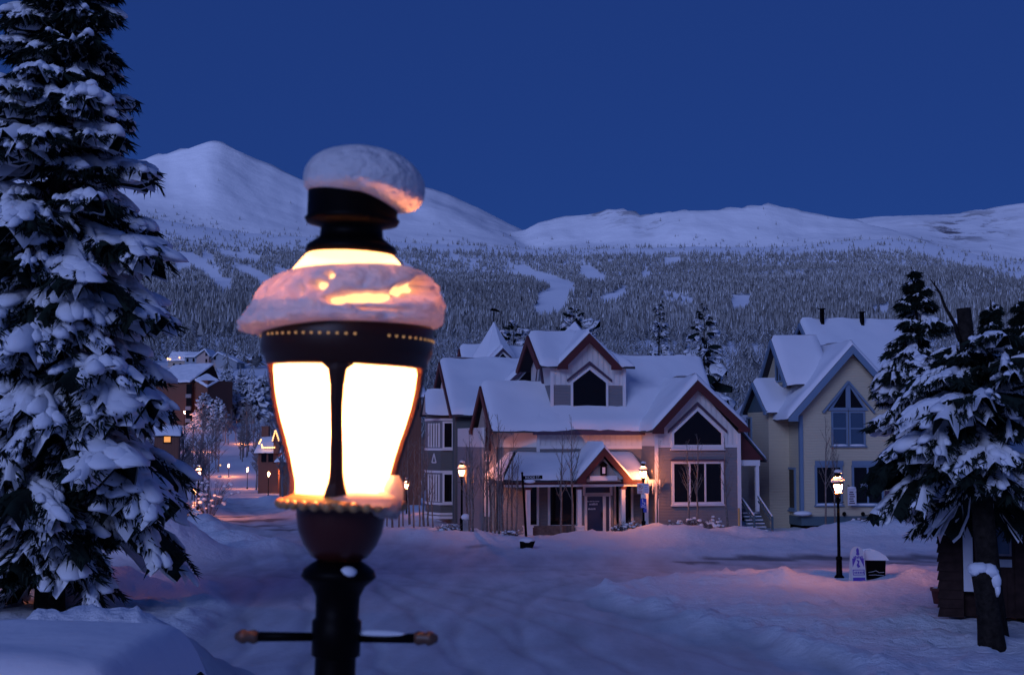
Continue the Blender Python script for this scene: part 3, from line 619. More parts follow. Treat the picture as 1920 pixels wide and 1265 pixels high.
# ------------------------------------------------------------------ house building kit
class Frame:
    def __init__(s, px, py, Y, a):
        s.o = at(px, py, Y); s.a = a; s.u = Vector((math.cos(a), math.sin(a), 0)); s.v = Vector((-math.sin(a), math.cos(a), 0))
    def _hit(s, px, py, n, c):
        d = ray(px, py); t = (c + (s.o - CAMP).dot(n)) / d.dot(n); return CAMP + d*t - s.o
    def loc(s, px, py, v):           # pixel -> (x, z) on the plane y = v
        p = s._hit(px, py, s.v, v); return p.dot(s.u), p.z
    def locx(s, px, py, x):          # pixel -> (y, z) on the plane x = x
        p = s._hit(px, py, s.u, x); return p.dot(s.v), p.z
    def world(s, x, y, z=0): return s.o + s.u*x + s.v*y + Vector((0, 0, z))
def offset_poly(pts, w):
    n = len(pts); A = sum(pts[i][0]*pts[(i+1) % n][1] - pts[(i+1) % n][0]*pts[i][1] for i in range(n)); sg = 1 if A > 0 else -1; out = []
    for i in range(n):
        p0 = Vector(pts[i-1]); p = Vector(pts[i]); p1 = Vector(pts[(i+1) % n]); a = (p-p0).normalized(); b_ = (p1-p).normalized()
        na = Vector((a.y, -a.x))*sg; nb_ = Vector((b_.y, -b_.x))*sg; m = (na+nb_); m = m/max(.25, m.dot(na)); out.append(tuple(p + m*w))
    return out
def ring(mb, inner, w, a, b_, ax):
    outer = offset_poly(inner, w); n = len(inner)
    mk = (lambda p, t: (p[0], t, p[1])) if ax == 'y' else (lambda p, t: (t, p[0], p[1]))
    vs_ = [mk(p, t) for t in (a, b_) for q in (inner, outer) for p in q]; fs = []
    for i in range(n):
        j = (i+1) % n
        fs += [(i, j, n+j, n+i), (2*n+i, 3*n+i, 3*n+j, 2*n+j), (i, 2*n+i, 2*n+j, j), (n+i, n+j, 3*n+j, 3*n+i)]
    mb.add(vs_, fs)
def rectp(x0, z0, x1, z1): return [(min(x0, x1), min(z0, z1)), (max(x0, x1), min(z0, z1)), (max(x0, x1), max(z0, z1)), (min(x0, x1), max(z0, z1))]
def window(parent, pts, v, trim, glass=None, w=.12, d=.09, mull=(), ax='y', chev=None, sill=True, snow=False, name='window'):
    glass = glass or GLASS; mb = MB(); ring(mb, pts, w, v-d, v+.02, ax); f = mb.build(name, trim, parent)
    MB().prism(pts, v-.025, v-.005, ax).build('pane', glass, f)
    for kind, c, a, b_ in mull:
        mm = MB(); r_ = (c-.045, c+.045, a, b_) if kind == 'v' else (a, b_, c-.04, c+.04)
        if ax == 'y': mm.box(r_[0], r_[1], v-d*.8, v-.026, r_[2], r_[3])
        else: mm.box(v-d*.8, v-.026, r_[0], r_[1], r_[2], r_[3])
        mm.build('mullion', trim, f)
    xs = [p[0] for p in pts]; zs = [p[1] for p in pts]
    if sill:
        mm = MB(); z = min(zs)-w
        if ax == 'y': mm.box(min(xs)-w-.06, max(xs)+w+.06, v-d-.07, v+.01, z-.08, z-.003)
        else: mm.box(v-d-.07, v+.01, min(xs)-w-.06, max(xs)+w+.06, z-.08, z-.003)
        mm.build('sill', trim, f)
        if snow:
            mm = MB(); c_ = ((min(xs)+max(xs))/2, v-d-.0, z+.02)
            mm.ball(c_, 1, 14, 5, ((max(xs)-min(xs))/2+w, .09, .07)); mm.build('snow', SNOW, f, True)
    if chev is not None:
        top = max(pts, key=lambda p: p[1]); xm, zt = top; xl, xr = min(xs), max(xs); zs_ = chev[1]
        sl_ = (zt - zs_)/(xm - xl); g = w + .07; h = .13; e = .32
        L_ = [(xm, zt+g*1.5), (xl-e, zt+g*1.5-sl_*(xm-xl+e)), (xl-e, zt+g*1.5-sl_*(xm-xl+e)+h), (xm, zt+g*1.5+h*1.3)]
        mm = MB(); mm.prism(L_, v-d-.05, v-.002, ax); mm.build('chevron_trim', chev[0], f)
        mm = MB(); mm.prism([(2*xm-p[0], p[1]) for p in L_], v-d-.05, v-.002, ax); mm.build('chevron_trim', chev[0], f)
    return f
def rwin(fr, parent, px0, py0, px1, py1, v, trim, ax='y', mull=None, **k):
    fn = fr.loc if ax == 'y' else fr.locx
    a0, z1 = fn(px0, py0, v); a1, z0 = fn(px1, py1, v); pts = rectp(a0, z0, a1, z1); a0, a1 = min(a0, a1), max(a0, a1)
    ml = []
    for m in (mull or []):
        if m[0] == 'v': ml.append(('v', a0 + (a1-a0)*m[1], z0, z1))
        else: ml.append(('h', z0 + (z1-z0)*m[1], a0, a1))
    return window(parent, pts, v, trim, ax=ax, mull=ml, **k)
SEED = [100]
def snow_quad(p00, p10, p11, p01, th, rounded=(1, 1, 1, 1), res=.32):
    # rounded: edges (p00-p10, p10-p11, p11-p01, p01-p00); snow rises straight up from the quad
    SEED[0] += 1; A = [np.array(p, float) for p in (p00, p10, p11, p01)]
    lu = max(np.linalg.norm(A[1]-A[0]), np.linalg.norm(A[2]-A[3])); lv = max(np.linalg.norm(A[3]-A[0]), np.linalg.norm(A[2]-A[1]))
    nu = int(min(40, max(6, lu/res))); nv = int(min(30, max(5, lv/res)))
    u = np.linspace(0, 1, nu+1); v = np.linspace(0, 1, nv+1); u = .5-.5*np.cos(np.pi*u)*(.35+.65*np.abs(np.cos(np.pi*u))**.5); v = .5-.5*np.cos(np.pi*v)*(.35+.65*np.abs(np.cos(np.pi*v))**.5)
    U, V_ = np.meshgrid(u, v, indexing='ij'); U3 = U[..., None]; V3 = V_[..., None]
    B = (A[0]*(1-U3)+A[1]*U3)*(1-V3) + (A[3]*(1-U3)+A[2]*U3)*V3
    e = np.ones_like(U); rd = .28
    for fl, dist in zip(rounded, (V_*lv, (1-U)*lu, (1-V_)*lv, U*lu)):
        if fl: q = np.clip(1 - dist/rd, 0, 1); e *= np.sqrt(np.clip(1 - q*q, 0, 1))
    nz = .5 + 1.0*fbm(B[..., 0]*.8 + SEED[0], B[..., 1]*.8 + B[..., 2]*.5, SEED[0] % 97)
    # small overhang with wavy lip on rounded edges
    out = B - B.mean((0, 1)); lip = (fbm(B[..., 0]*1.3, B[..., 1]*1.3 + B[..., 2], 5 + SEED[0] % 50) - .4)*.34
    ed = np.zeros_like(U)
    if rounded[0]: ed = np.maximum(ed, np.clip(1 - V_*lv/.3, 0, 1))
    dv = (A[0]+A[1]-A[2]-A[3])/2; dv = dv/ (np.linalg.norm(dv)+1e-6)
    B = B + dv*(ed*lip)[..., None]
    B[..., 2] += e*th*nz - (1-e)*.015
    return B.reshape(-1, 3), grid_tris(nu, nv)
def roof_side(parent, e0, e1, r1, r0, th=.28, rounded=(1, 1, 0, 1), board=.12, mat_=None):
    # e0,e1 eave ends; r1,r0 ridge ends (same order); a board below and snow on top
    q = [Vector(p) for p in (e0, e1, r1, r0)]; dz = Vector((0, 0, board)); mb = MB()
    mb.add([p for p in q] + [p - dz for p in q], [(0, 1, 2, 3), (7, 6, 5, 4), (0, 4, 5, 1), (1, 5, 6, 2), (2, 6, 7, 3), (3, 7, 4, 0)])
    o = mb.build('roof', mat_ or ROOF, parent)
    V, T = snow_quad(*[tuple(p + Vector((0, 0, .004))) for p in q], th, rounded); np_mesh('snow', V, T, ROOFSNOW, o, smooth=True)
    return o
def gable(parent, apex, eL, eR, b0, b1, ax='y', th=.28, barge=None, bw=.5, bt=.10, rounded_end=1, back_round=1):
    mp = (lambda a, b_, z: (a, b_, z)) if ax == 'y' else (lambda a, b_, z: (b_, a, z))
    for e in (eL, eR):
        roof_side(parent, mp(e[0], b0, e[1]), mp(e[0], b1, e[1]), mp(apex[0], b1, apex[1]), mp(apex[0], b0, apex[1]), th, (1, back_round, 0, rounded_end))
        if barge:
            sg = 1 if e[0] < apex[0] else -1; sl_ = (apex[1]-e[1])/(apex[0]-e[0]); z = -.03
            t_ = min(.5, bw*.85); xb_ = e[0]+sg*bw; zi_ = e[1] + abs(sl_)*bw - t_ + z
            pts = [(apex[0], apex[1]+z), (e[0], e[1]+z), (e[0], e[1]-.16+z), (xb_, e[1]-.16+z), (xb_, max(zi_, e[1]-.15+z)), (apex[0], apex[1]-t_+z)]
            d = -1 if b1 > b0 else 1
            MB().prism(pts, b0 + d*bt, b0 + d*.004, ax).build('barge_board', barge, parent)
def wall(parent, pts, a, b_, ax, m, name='wall'): return MB().prism(pts, a, b_, ax).build(name, m, parent)
def text_mesh(body, size, m, parent, loc, rot, name='lettering', depth=.004):
    cu = bpy.data.curves.new(name, 'FONT'); cu.body = body; cu.size = size; cu.extrude = depth; cu.align_x = 'CENTER'; cu.align_y = 'CENTER'
    t = bpy.data.objects.new('tmp', cu); COL.objects.link(t); bpy.context.view_layer.update()
    me = bpy.data.meshes.new_from_object(t.evaluated_get(bpy.context.evaluated_depsgraph_get())); bpy.data.objects.remove(t)
    me.materials.clear(); o = link_mesh(name, me, m, parent); o.location = loc; o.rotation_euler = rot; return o

# ------------------------------------------------------------------ grey and white building with red trim
G = Frame(1133, 1003, 74, R(14)); l = G.loc
gb = thing('grey_building', 'grey and white gabled building with dark red barge boards and corner porch', 'building', G.o, R(14))
V0, VM, VT = 0.0, 2.2, 2.7
xr = l(1388, 900, V0)[0]; xc = l(1009, 850, VM)[0]; zE = l(1130, 806, 1.7)[1]; zW = l(1100, 838, VM)[1]; zg = -.6
xl, _ = l(903, 850, 4.2)
foot = [(xc, VM), (xr-.03, VM), (xr-.03, 10.5), (xl, 10.5), (xl, 4.2)]
MB().prism(foot, zg, zW, 'z').build('wall', GREY, gb)
fo2 = [(p[0], p[1]) for p in foot]; MB().prism(fo2, zW + .002, zE + .15, 'z').build('wall', CREAM, gb)
MB().box(xc-.03, xr-.1, VM-.05, VM-.003, zW-.09, zW+.09).build('trim_band', WHITE, gb)
MB().box(xc-.08, xc+.08, VM-.07, VM+.05, l(1009, 858, VM)[1], zE).build('corner_board', WHITE, gb)
# front gable block on the right
x0 = l(1229, 850, V0)[0]; zb = l(1300, 836, V0)[1]; ap = l(1308, 712, -.45); eL = l(1223, 806, -.45); eR = l(1405, 803, -.45); zeave = l(1300, 803, V0)[1]
MB().box(x0, xr, V0, 6.5, zg, zb).build('wall', GREY, gb)
xa = ap[0]; sl_ = (ap[1]-eL[1])/(ap[0]-eL[0])
wall(gb, [(x0, zb+.002), (xr, zb+.002), (xr, ap[1]-.22-sl_*(xr-xa)), (xa, ap[1]-.22), (x0, ap[1]-.22-sl_*(xa-x0))], V0+.001, 6.5, 'y', CREAM)
gable(gb, ap, eL, eR, -.45, 6.6, 'y', .30, REDT, .62)
for px in (1231, 1386): xx = l(px, 900, V0)[0]; MB().box(xx-.1, xx+.1, V0-.04, V0-.002, zg, l(px, 812, V0)[1]).build('corner_board', WHITE, gb)
pa = l(1308, 770, V0); p0 = l(1263, 836, V0); p1 = l(1352, 836, V0); ps = l(1263, 812, V0)[1]
window(gb, [p0, p1, (p1[0], ps), ((p0[0]+p1[0])/2, pa[1]), (p0[0], ps)], V0, WHITE, w=.13, chev=(DARKTRIM, ps))
rwin(G, gb, 1263, 869, 1352, 940, V0, WHITE, mull=[('v', .33), ('v', .66)], w=.13, snow=True)
xx0 = l(1257, 862, V0)[0]; xx1 = l(1358, 862, V0)[0]; zz = l(1300, 864, V0)[1]; MB().box(xx0, xx1, -.2, -.003, zz, zz+.1).build('window_hood', DARKTRIM, gb)
MB().box(x0+.02, xr-.02, V0-.045, V0-.003, zb-.07, zb+.07).build('trim_band', WHITE, gb)
# main roof and the left wing
vr = 5.9; zr = l(1250, 676, vr)[1]; xrr = l(1316, 672, vr)[0]; xtl = l(1060, 676, vr)[0]; xeave = l(1228, 806, 1.6)[0]; xel = l(1000, 806, 1.6)[0]
roof_side(gb, (xel, 1.6, zE), (xr-.2, 1.6, zE), (xrr, vr, zr), (xtl, vr, zr), .30, (1, 1, 0, 0))
roof_side(gb, (xel, 10.6, zE), (xr+.3, 10.6, zE), (xrr, vr, zr), (xtl, vr, zr), .30, (1, 1, 0, 0))
MB().prism([(2.3, zE), (10.4, zE), (vr, zr-.25)], xrr-1.0, xrr-.8, 'x').build('wall', CREAM, gb)
MB().box(xel, xeave, 1.58, 1.72, zE-.26, zE-.03).build('fascia', DARKTRIM, gb)
mm_ = (zr-zE)/(vr-1.6); zw_ = l(903, 722, 4.2)[1]; vcw = 1.6+(zw_-zE)/mm_; xg = l(902, 722, vcw)[0]; half = vcw-1.6; apx = (vcw, zw_-.02); eF = (1.6, zE-.02)
gable(gb, apx, eF, (vcw+half, eF[1]), xg, l(1040, 722, vcw)[0], 'x', .28, REDT, .5)
wall(gb, [(eF[0]+.5, eF[1]-.1), (vcw+half-.5, eF[1]-.1), (vcw, apx[1]-.3)], xg+.25, xg+1.6, 'x', TAN)
MB().box(xg+.26, xl+.6, 3.3, vcw+half-.7, zg, eF[1]-.102).build('wall', TAN, gb)
rwin(G, gb, 914, 838, 919, 790, xg+.25, REDT, ax='x', w=.12)
rwin(G, gb, 912, 960, 917, 905, xg+.25, WHITE, ax='x', w=.12)
for py in (850, 866, 968): zz = G.locx(915, py, xg)[1]; MB().box(xg+.18, xg+.255, 3.29, vcw+half-.7, zz, zz+.12).build('trim_band', WHITE, gb)
# dormer tower with crossing gables
tx0 = l(1033, 730, VT)[0]; tx1 = l(1172, 730, VT)[0]; zt0 = l(1100, 790, VT)[1]-1; ztm = l(1100, 722, VT)[1]; tap = l(1105, 624, VT-.4); teL = l(1046, 689, VT-.4); teR = l(1165, 687, VT-.4)
teL = (2*tap[0]-teR[0], teR[1]); tz = teR[1]; td = tx1-tx0
MB().box(tx0, tx1, VT, VT+td, zt0, ztm).build('wall', GREY, gb)
MB().box(tx0+.003, tx1-.003, VT+.003, VT+td-.003, ztm+.002, tz+.12).build('wall', CREAM, gb)
sl_ = (tap[1]-tz)/(tap[0]-teL[0])
wall(gb, [(tx0+.02, tz+.122), (tx1-.02, tz+.122), (tap[0], tap[1]-.25)], VT+.004, VT+.4, 'y', CREAM)
gable(gb, tap, teL, teR, VT-.4, VT+td/2+2.4, 'y', .26, REDT, .58)
vc = VT+td/2; hv = td/2+.4; sz = l(1050, 629, vc)[1]
xL_ = tx0-.7
roof_side(gb, (xL_, vc-hv, tz), (teL[0]+.2, vc-hv, tz), (tap[0], vc, sz), (xL_, vc, sz), .26, (1, 0, 0, 1))
roof_side(gb, (xL_, vc+hv, tz), (tx1+.4, vc+hv, tz), (tap[0], vc, sz), (xL_, vc, sz), .26, (1, 1, 0, 1))
roof_side(gb, (teR[0]-.1, vc-hv, tz), (tx1+.45, vc-hv, tz), (tap[0]+.35, vc, sz), (tap[0], vc, sz), .26, (1, 1, 0, 0))
for e_ in (vc-hv, vc+hv):
    sg_ = 1 if e_ < vc else -1; ss_ = (sz-tz)/hv
    MB().prism([(vc, sz-.03), (e_, tz-.03), (e_, tz-.19), (e_+sg_*.45, tz-.19), (vc, sz-.19-ss_*.45)], xL_-.1, xL_-.004, 'x').build('barge_board', REDT, gb)
wall(gb, [(VT+.05, tz+.122), (VT+td-.05, tz+.122), (vc, sz-.25)], tx0+.004, tx0+.4, 'x', CREAM)
pa = l(1105, 693, VT); p0 = l(1074, 762, VT); p1 = l(1136, 762, VT); ps = l(1074, 717, VT)[1]
window(gb, [p0, p1, (p1[0], ps), ((p0[0]+p1[0])/2, pa[1]), (p0[0], ps)], VT, WHITE, w=.12, chev=(DARKTRIM, ps), sill=True)
zwb = l(1100, 764, VT)[1]; window(gb, [(vc-.55, zwb), (vc+.55, zwb), (vc+.55, ztm+.1), (vc, tz+.35), (vc-.55, ztm+.1)], tx0, WHITE, BLUEGLASS, ax='x', w=.1, chev=(DARKTRIM, ztm+.1), sill=False)
for xx in (tx0+.05, tx1-.05): MB().box(xx-.09, xx+.09, VT-.05, VT-.002, zt0, tz).build('corner_board', WHITE, gb)
# porch
xpl = l(944, 897, -.5)[0]; xpr = l(1218, 897, -.5)[0]; zpe = l(1050, 899, -.5)[1]; zpt = l(1050, 852, VM)[1]
roof_side(gb, (xpl, -.5, zpe), (xpr, -.5, zpe), (xpr, VM, zpt), (xpl+1.3, VM, zpt), .28, (1, 1, 1, 1))
roof_side(gb, (xpl, 6, zpe), (xpl, -.5, zpe), (xpl+1.3, VM, zpt), (xpl+1.3, 6, zpt), .28, (1, 0, 1, 1))
MB().box(xpl+.1, xpr-.05, -.42, -.15, zpe-.36, zpe-.121).build('porch_beam', WHITE, gb)
MB().box(xpl+.02, xpr-.02, -.48, -.425, zpe-.24, zpe-.125).build('fascia', REDT, gb)
ea = l(1133, 838, -1.0); el = l(1081, 899, -1.0); er = (2*ea[0]-el[0], el[1])
gable(gb, ea, el, er, -1.0, VM, 'y', .26, REDT, .5)
wall(gb, [(el[0]+.5, el[1]-.12), (er[0]-.5, el[1]-.12), (ea[0], ea[1]-.5)], -.8, -.55, 'y', TAN)
MB().box(el[0]+.75, er[0]-.75, -.9, -.81, el[1]-.05, el[1]+.2).build('tie_beam', WHITE, gb)
mb = MB(); c = l(1132, 880, -1.0); mb.box(c[0]-.16, c[0]+.16, -1.0, -.905, c[1]-.3, c[1]+.22); mb.prism([(c[0]-.24, c[1]+.22), (c[0]+.24, c[1]+.22), (c[0], c[1]+.42)], -1.02, -.88, 'y'); o = mb.build('gable_lantern', METAL, gb)
MB().box(c[0]-.08, c[0]+.08, -1.012, -1.002, c[1]-.2, c[1]+.12).build('pane', SIGNW, o)
for px in (990, 1086, 1168, 1211):
    xx, zt_ = l(px, 908, -.28); zb_ = l(px, 985, -.28)[1]
    cl = MB().box(xx-.1, xx+.1, -.38, -.18, zb_, zpe-.362).build('column', WHITE, gb)
    MB().box(xx-.2, xx+.2, -.48, -.08, zg, zb_-.08).build('pedestal', WHITE, cl); MB().box(xx-.24, xx+.24, -.52, -.04, zb_-.078, zb_-.002).build('pedestal_cap', WHITE, cl)
    MB().box(xx-.15, xx+.15, -.43, -.13, zpe-.5, zpe-.364).build('capital', REDT, cl)
xa0 = l(995, 995, -.1)[0]; xa1 = l(1082, 995, -.1)[0]; MB().box(xa0, xa1, -.2, .1, zg, l(1040, 985, -.1)[1]).build('porch_wall', STONE, gb)
xa0 = l(1174, 995, -.1)[0]; xa1 = l(1206, 995, -.1)[0]; MB().box(xa0, xa1, -.2, .1, zg, l(1190, 988, -.1)[1]).build('porch_wall', STONE, gb)
for a_, b_ in ((994, 1006), (1031, 1080), (1154, 1160), (1171, 1183)): rwin(G, gb, a_, 911, b_, 983, VM, WHITE, w=.12)
# entrance
VD = 1.3
MB().box(l(1091, 950, VD)[0], l(1150, 950, VD)[0], VD+.02, VM-.01, zg, zpe-.1).build('entrance_wall', GREY, gb)
rwin(G, gb, 1097, 913, 1143, 923, VD, WHITE, glass=DOORBLUE, sill=False, w=.14)
dr = rwin(G, gb, 1100, 930, 1130, 1001, VD, WHITE, glass=DOORBLUE, sill=False, w=.13, name='door'); tag(dr, 'white framed glass entrance door with pale lettering')
rwin(G, gb, 1135, 930, 1142, 1001, VD, WHITE, glass=DOORBLUE, sill=False, w=.07, name='side_light')
for a_, b_, py, h in ((1101, 1124, 939.5, .05), (1105, 1121, 944.5, .11), (1103, 1117, 953.5, .09)):
    xa0, zz = l(a_, py, VD-.03); xa1 = l(b_, py, VD-.03)[0]; n = 9; mb = MB(); rr_ = random.Random(a_)
    for i in range(n):
        w_ = (xa1-xa0)/n; mb.box(xa0+i*w_, xa0+(i+.5+.3*rr_.random())*w_, VD-.032, VD-.027, zz-h/2, zz+h*(.2+.3*rr_.random()))
    tag(mb.build('door_lettering', SIGNW, dr), kind='stuff')
mb = MB(); xx, zz = l(1128.5, 965, VD-.1); mb.box(xx-.02, xx+.02, VD-.16, VD-.1, zz-.15, zz+.15); mb.build('handle', METAL, dr)
# icicles and gutter by the porch end
rg = random.Random(4)
for i in range(14):
    px = 1208 + i*2.2 + rg.uniform(-.6, .6); xx, zz = l(px, 899, -.52); h = rg.uniform(.15, .75)
    MB().tube([(xx, -.52, zpe-.02), (xx+.01, -.52, zpe-.1-h*.5), (xx, -.52, zpe-.12-h)], [.035, .02, .004], 5).build('icicle', SNOW, gb, True)
# right side stair porch
la = l(1380, 800, .3); lb = l(1438, 862, .3); lz = lb[1]
roof_side(gb, (lb[0], .3, lz), (lb[0], 5, lz), (la[0], 5, la[1]+.2), (la[0], .3, la[1]+.2), .22, (1, 1, 0, 1))
wall(gb, [(xr, lz), (lb[0]-.15, lz), (xr, la[1]-.1)], .36, .5, 'y', REDT, 'porch_gable')
MB().box(xr+.003, lb[0]-.4, .3, .55, lz-.3, lz-.003).build('porch_beam', WHITE, gb)
MB().box(xr+.003, lb[0]-.2, 3.6, 4.0, zg, lz).build('porch_back_wall', FLATBLACK, gb)  # black wall colour stands in for the porch's deep shade
xx, zt_ = l(1419, 880, .42); MB().box(xx-.09, xx+.09, .32, .5, l(1419, 958, .42)[1], lz-.302).build('porch_post', WHITE, gb)
st = gb
for i in range(7):
    py = 962 + i*6.6; px0, px1 = 1391 + i*2.6, 1424 + i*3.0; vv = .9 - i*.24
    xa0, zz = l(px0, py, vv); xa1 = l(px1, py, vv)[0]
    t_ = MB().box(xa0, xa1, vv-.14, vv+.14, zz-.06, zz).build('stair_tread', TEAL, gb); mb = MB(); mb.box(xa0+.03, xa1-.03, vv-.13, vv+.1, zz+.003, zz+.05); mb.build('snow', SNOW, t_)
for pa_, pb_, vv in (((1391, 935), (1414, 968), .7), ((1420, 928), (1448, 970), .4)):
    a_ = l(*pa_, vv); b_ = l(*pb_, vv-1.4); mb = MB(); mb.beam((a_[0], vv, a_[1]), (b_[0], vv-1.4, b_[1]), .08, .1); mb.beam((a_[0], vv, a_[1]-.25), (b_[0], vv-1.4, b_[1]-.25), .05, .06)
    mb.box(b_[0]-.05, b_[0]+.05, vv-1.45, vv-1.35, b_[1]-1.0, b_[1]+.02); h_ = mb.build('handrail', TEAL, gb); mb = MB(); mb.beam((a_[0], vv, a_[1]+.07), (b_[0], vv-1.4, b_[1]+.07), .07, .05); mb.build('snow', SNOW, h_)
mb = MB(); mb.lathe([(0, 0), (.06, 0), (.06, 1.9), (0, 1.9)], 8); yp = mb.build('marker_post', mat('yellow_post', (.5, .33, .12), .7), gb); w_ = l(1386, 996, -.5); yp.location = (w_[0], -.5, w_[1]-.2); yp.scale = (1, 1, .75)

# ------------------------------------------------------------------ grey-green Victorian building with bay and turret
VF = Frame(848, 985, 86, R(10)); l2 = VF.loc
vb = thing('victorian_building', 'grey green Victorian building with two storey bay and pointed turret roof', 'building', VF.o, R(10))
xb0 = l2(826, 900, 0)[0]; xb1 = l2(853, 900, 0)[0]; xw1 = l2(960, 900, .9)[0]; zbb = l2(840, 966, 0)[1]; zet = l2(840, 776, 0)[1]; xl0 = VF.loc(802, 900, 1.3)[0]
bay = [(xb0, 0), (xb1, 0), (xb1+.6, .9), (xb1+.6, 2.6), (xl0, 2.6), (xl0, 1.3)]
def zz2(py): return l2(840, py, 0)[1]
def inset(poly, d): return offset_poly(poly, d)
for a_, b_, m_, nm in ((966, 944, GREEN, 'wall'), (944, 884, GREY, 'window_band'), (884, 842, GREEN, 'wall'), (842, 786, GREY, 'window_band'), (786, 774, GREEN, 'wall')):
    MB().prism(bay, zz2(a_)+.001, zz2(b_)-.001, 'z').build(nm, m_, vb)
for py in (963, 944, 884, 842, 786): MB().prism(offset_poly(bay, .05), zz2(py)-.07, zz2(py)+.07, 'z').build('trim_band', WHITE, vb)
MB().prism(offset_poly(bay, .12), zz2(972), zz2(965)-.06, 'z').build('bay_base', WHITE, vb)
for a_, b_ in ((793, 838), (889, 940)):
    rwin(VF, vb, 833, a_, 847, b_, -.001, WHITE, w=.11)
    dx = (xl0-xb0); dy = 1.3
    for i in range(5):   # tall strips on the angled face
        t = .1 + .2*i; mb = MB(); c_ = (xb0+dx*t-.03, dy*t-.03); mb.box(c_[0]-.05, c_[0]+.05, c_[1]-.05, c_[1]+.03, zz2(b_), zz2(a_)); mb.build('pilaster', WHITE, vb)
        if i < 4: t += .1; c_ = (xb0+dx*t, dy*t); nn = Vector((-dy, dx*1.0)).normalized(); mb = MB(); p_ = Vector((xb0+dx*(t-.06), dy*(t-.06))); q_ = Vector((xb0+dx*(t+.06), dy*(t+.06))); mb.prism([(p_.x, p_.y), (q_.x, q_.y), (q_.x-.015, q_.y-.015), (p_.x-.015, p_.y-.015)], zz2(b_)+.1, zz2(a_)-.1, 'z'); mb.build('pane', GLASS, vb)
mb = MB(); t = .52; c_ = (xb0+dx*t, dy*t)
mb.prism([(c_[0]-.3*dx/1.9, c_[1]-.3*dy/1.9-.02), (c_[0]+.3*dx/1.9, c_[1]+.3*dy/1.9-.02), (c_[0]+.3*dx/1.9, c_[1]+.3*dy/1.9-.06), (c_[0]-.3*dx/1.9, c_[1]-.3*dy/1.9-.06)], zz2(868), zz2(866), 'z')
A_ = (c_[0]-.3*dx/1.9, c_[1]-.3*dy/1.9-.04, zz2(867)); B_ = (c_[0]+.3*dx/1.9, c_[1]+.3*dy/1.9-.04, zz2(867)); C_ = (c_[0], c_[1]-.04, zz2(850)); mb.beam(A_, C_, .05, .06); mb.beam(B_, C_, .05, .06); mb.build('triangle_ornament', WHITE, vb)
MB().box(xb1+.602, xw1, .9, 8, -.6, zet-.002).build('wall', GREEN, vb)
for px in (857, 884): rr2 = l2(px, 900, .9)[0]; MB().box(rr2-.07, rr2+.07, .84, .897, zbb, l2(px, 800, .9)[1]).build('corner_board', WHITE, vb)
xx0 = l2(852, 800, .9)[0]; MB().box(xx0+.2, xw1, .85, .897, l2(870, 801, .9)[1]-.06, l2(870, 801, .9)[1]+.06).build('trim_band', WHITE, vb)
# small bay roof and the large left gable
za = l2(815, 737, 1.0)[1]
roof_side(vb, (xl0-.35, -.35, zet), (xb1+.7, -.35, zet), (xb1+.7, 1.3, za), (xl0-.2, 1.3, za), .26, (1, 1, 0, 1)); roof_side(vb, (xl0-.35, 2.9, zet), (xb1+.7, 2.9, zet), (xb1+.7, 1.3, za), (xl0-.2, 1.3, za), .26, (1, 1, 0, 1))
wall(vb, [(-.2, zet), (2.7, zet), (1.3, za-.2)], xl0-.2, xl0+.1, 'x', TAN); 
xg2 = l2(822, 700, 4.5)[0]; apx2 = VF.locx(825, 678, xg2); e2 = VF.locx(847, 777, xg2); hh2 = apx2[0]-e2[0]
gable(vb, apx2, e2, (apx2[0]+hh2, e2[1]), xg2, xw1+3.5, 'x', .28, REDT, .4)
wall(vb, [(e2[0]+.3, e2[1]-.05), (apx2[0]+hh2-.3, e2[1]-.05), (apx2[0], apx2[1]-.3)], xg2+.3, xg2+.6, 'x', CREAM)
MB().box(xg2+.31, xw1, e2[0]+.6, apx2[0]+hh2-.4, -.6, e2[1]-.052).build('wall', GREEN, vb)
rwin(VF, vb, 833, 735, 838, 715, xg2+.3, WHITE, ax='x', w=.1, sill=False)
# right cross gable seen beside the dormer tower
ca = l2(1004, 668, .6); cl_ = l2(946, 722, .6); gable(vb, ca, cl_, (2*ca[0]-cl_[0], cl_[1]), .6, 6, 'y', .26, DARKTRIM, .28)
wall(vb, [(cl_[0]+.3, cl_[1]), (2*ca[0]-cl_[0]-.3, cl_[1]), (ca[0], ca[1]-.25)], .8, 1.2, 'y', CREAM); xx, zz = l2(978, 712, .8); window(vb, [(xx-.5, zz-.35), (xx+.9, zz-.35), (xx+.9, zz+.7), (xx+.3, zz+.5)], .8, WHITE, sill=False, w=.08)
# rear block and turret
vt = 9.0; xt0 = l2(862, 660, vt)[0]; xt1 = l2(1010, 660, vt)[0]; zr2 = l2(900, 653, vt)[1]
gable(vb, (vt, zr2), (vt-4.5, zr2-4), (vt+4.5, zr2-4), xt0, xt1, 'x', .26, REDT, .4); wall(vb, [(vt-4, zr2-4), (vt+4, zr2-4), (vt, zr2-.3)], xt0+.2, xt0+.5, 'x', CREAM)
ta = l2(926, 602, 7.5); tb = l2(926, 668, 7.5); wt = (l2(972, 668, 7.5)[0]-l2(893, 668, 7.5)[0])/2
mb = MB(); n = 8
for k in range(n):
    pass
prof = [(wt*1.12, tb[1]-.25), (wt*1.02, tb[1]+.1), (wt*.55, tb[1]+(ta[1]-tb[1])*.47), (wt*.1, ta[1]-.25), (0.0, ta[1])]
tr = MB().lathe(prof, 8, a0=.3, a1=.3+2*math.pi, c=(ta[0], 7.5)).build('turret_roof', ROOFSNOW, vb)
mb = MB(); mb.lathe([(wt*.9, -.5), (wt*.9, tb[1]-.2)], 8, c=(ta[0], 7.5)); mb.build('turret_wall', GREEN, vb)
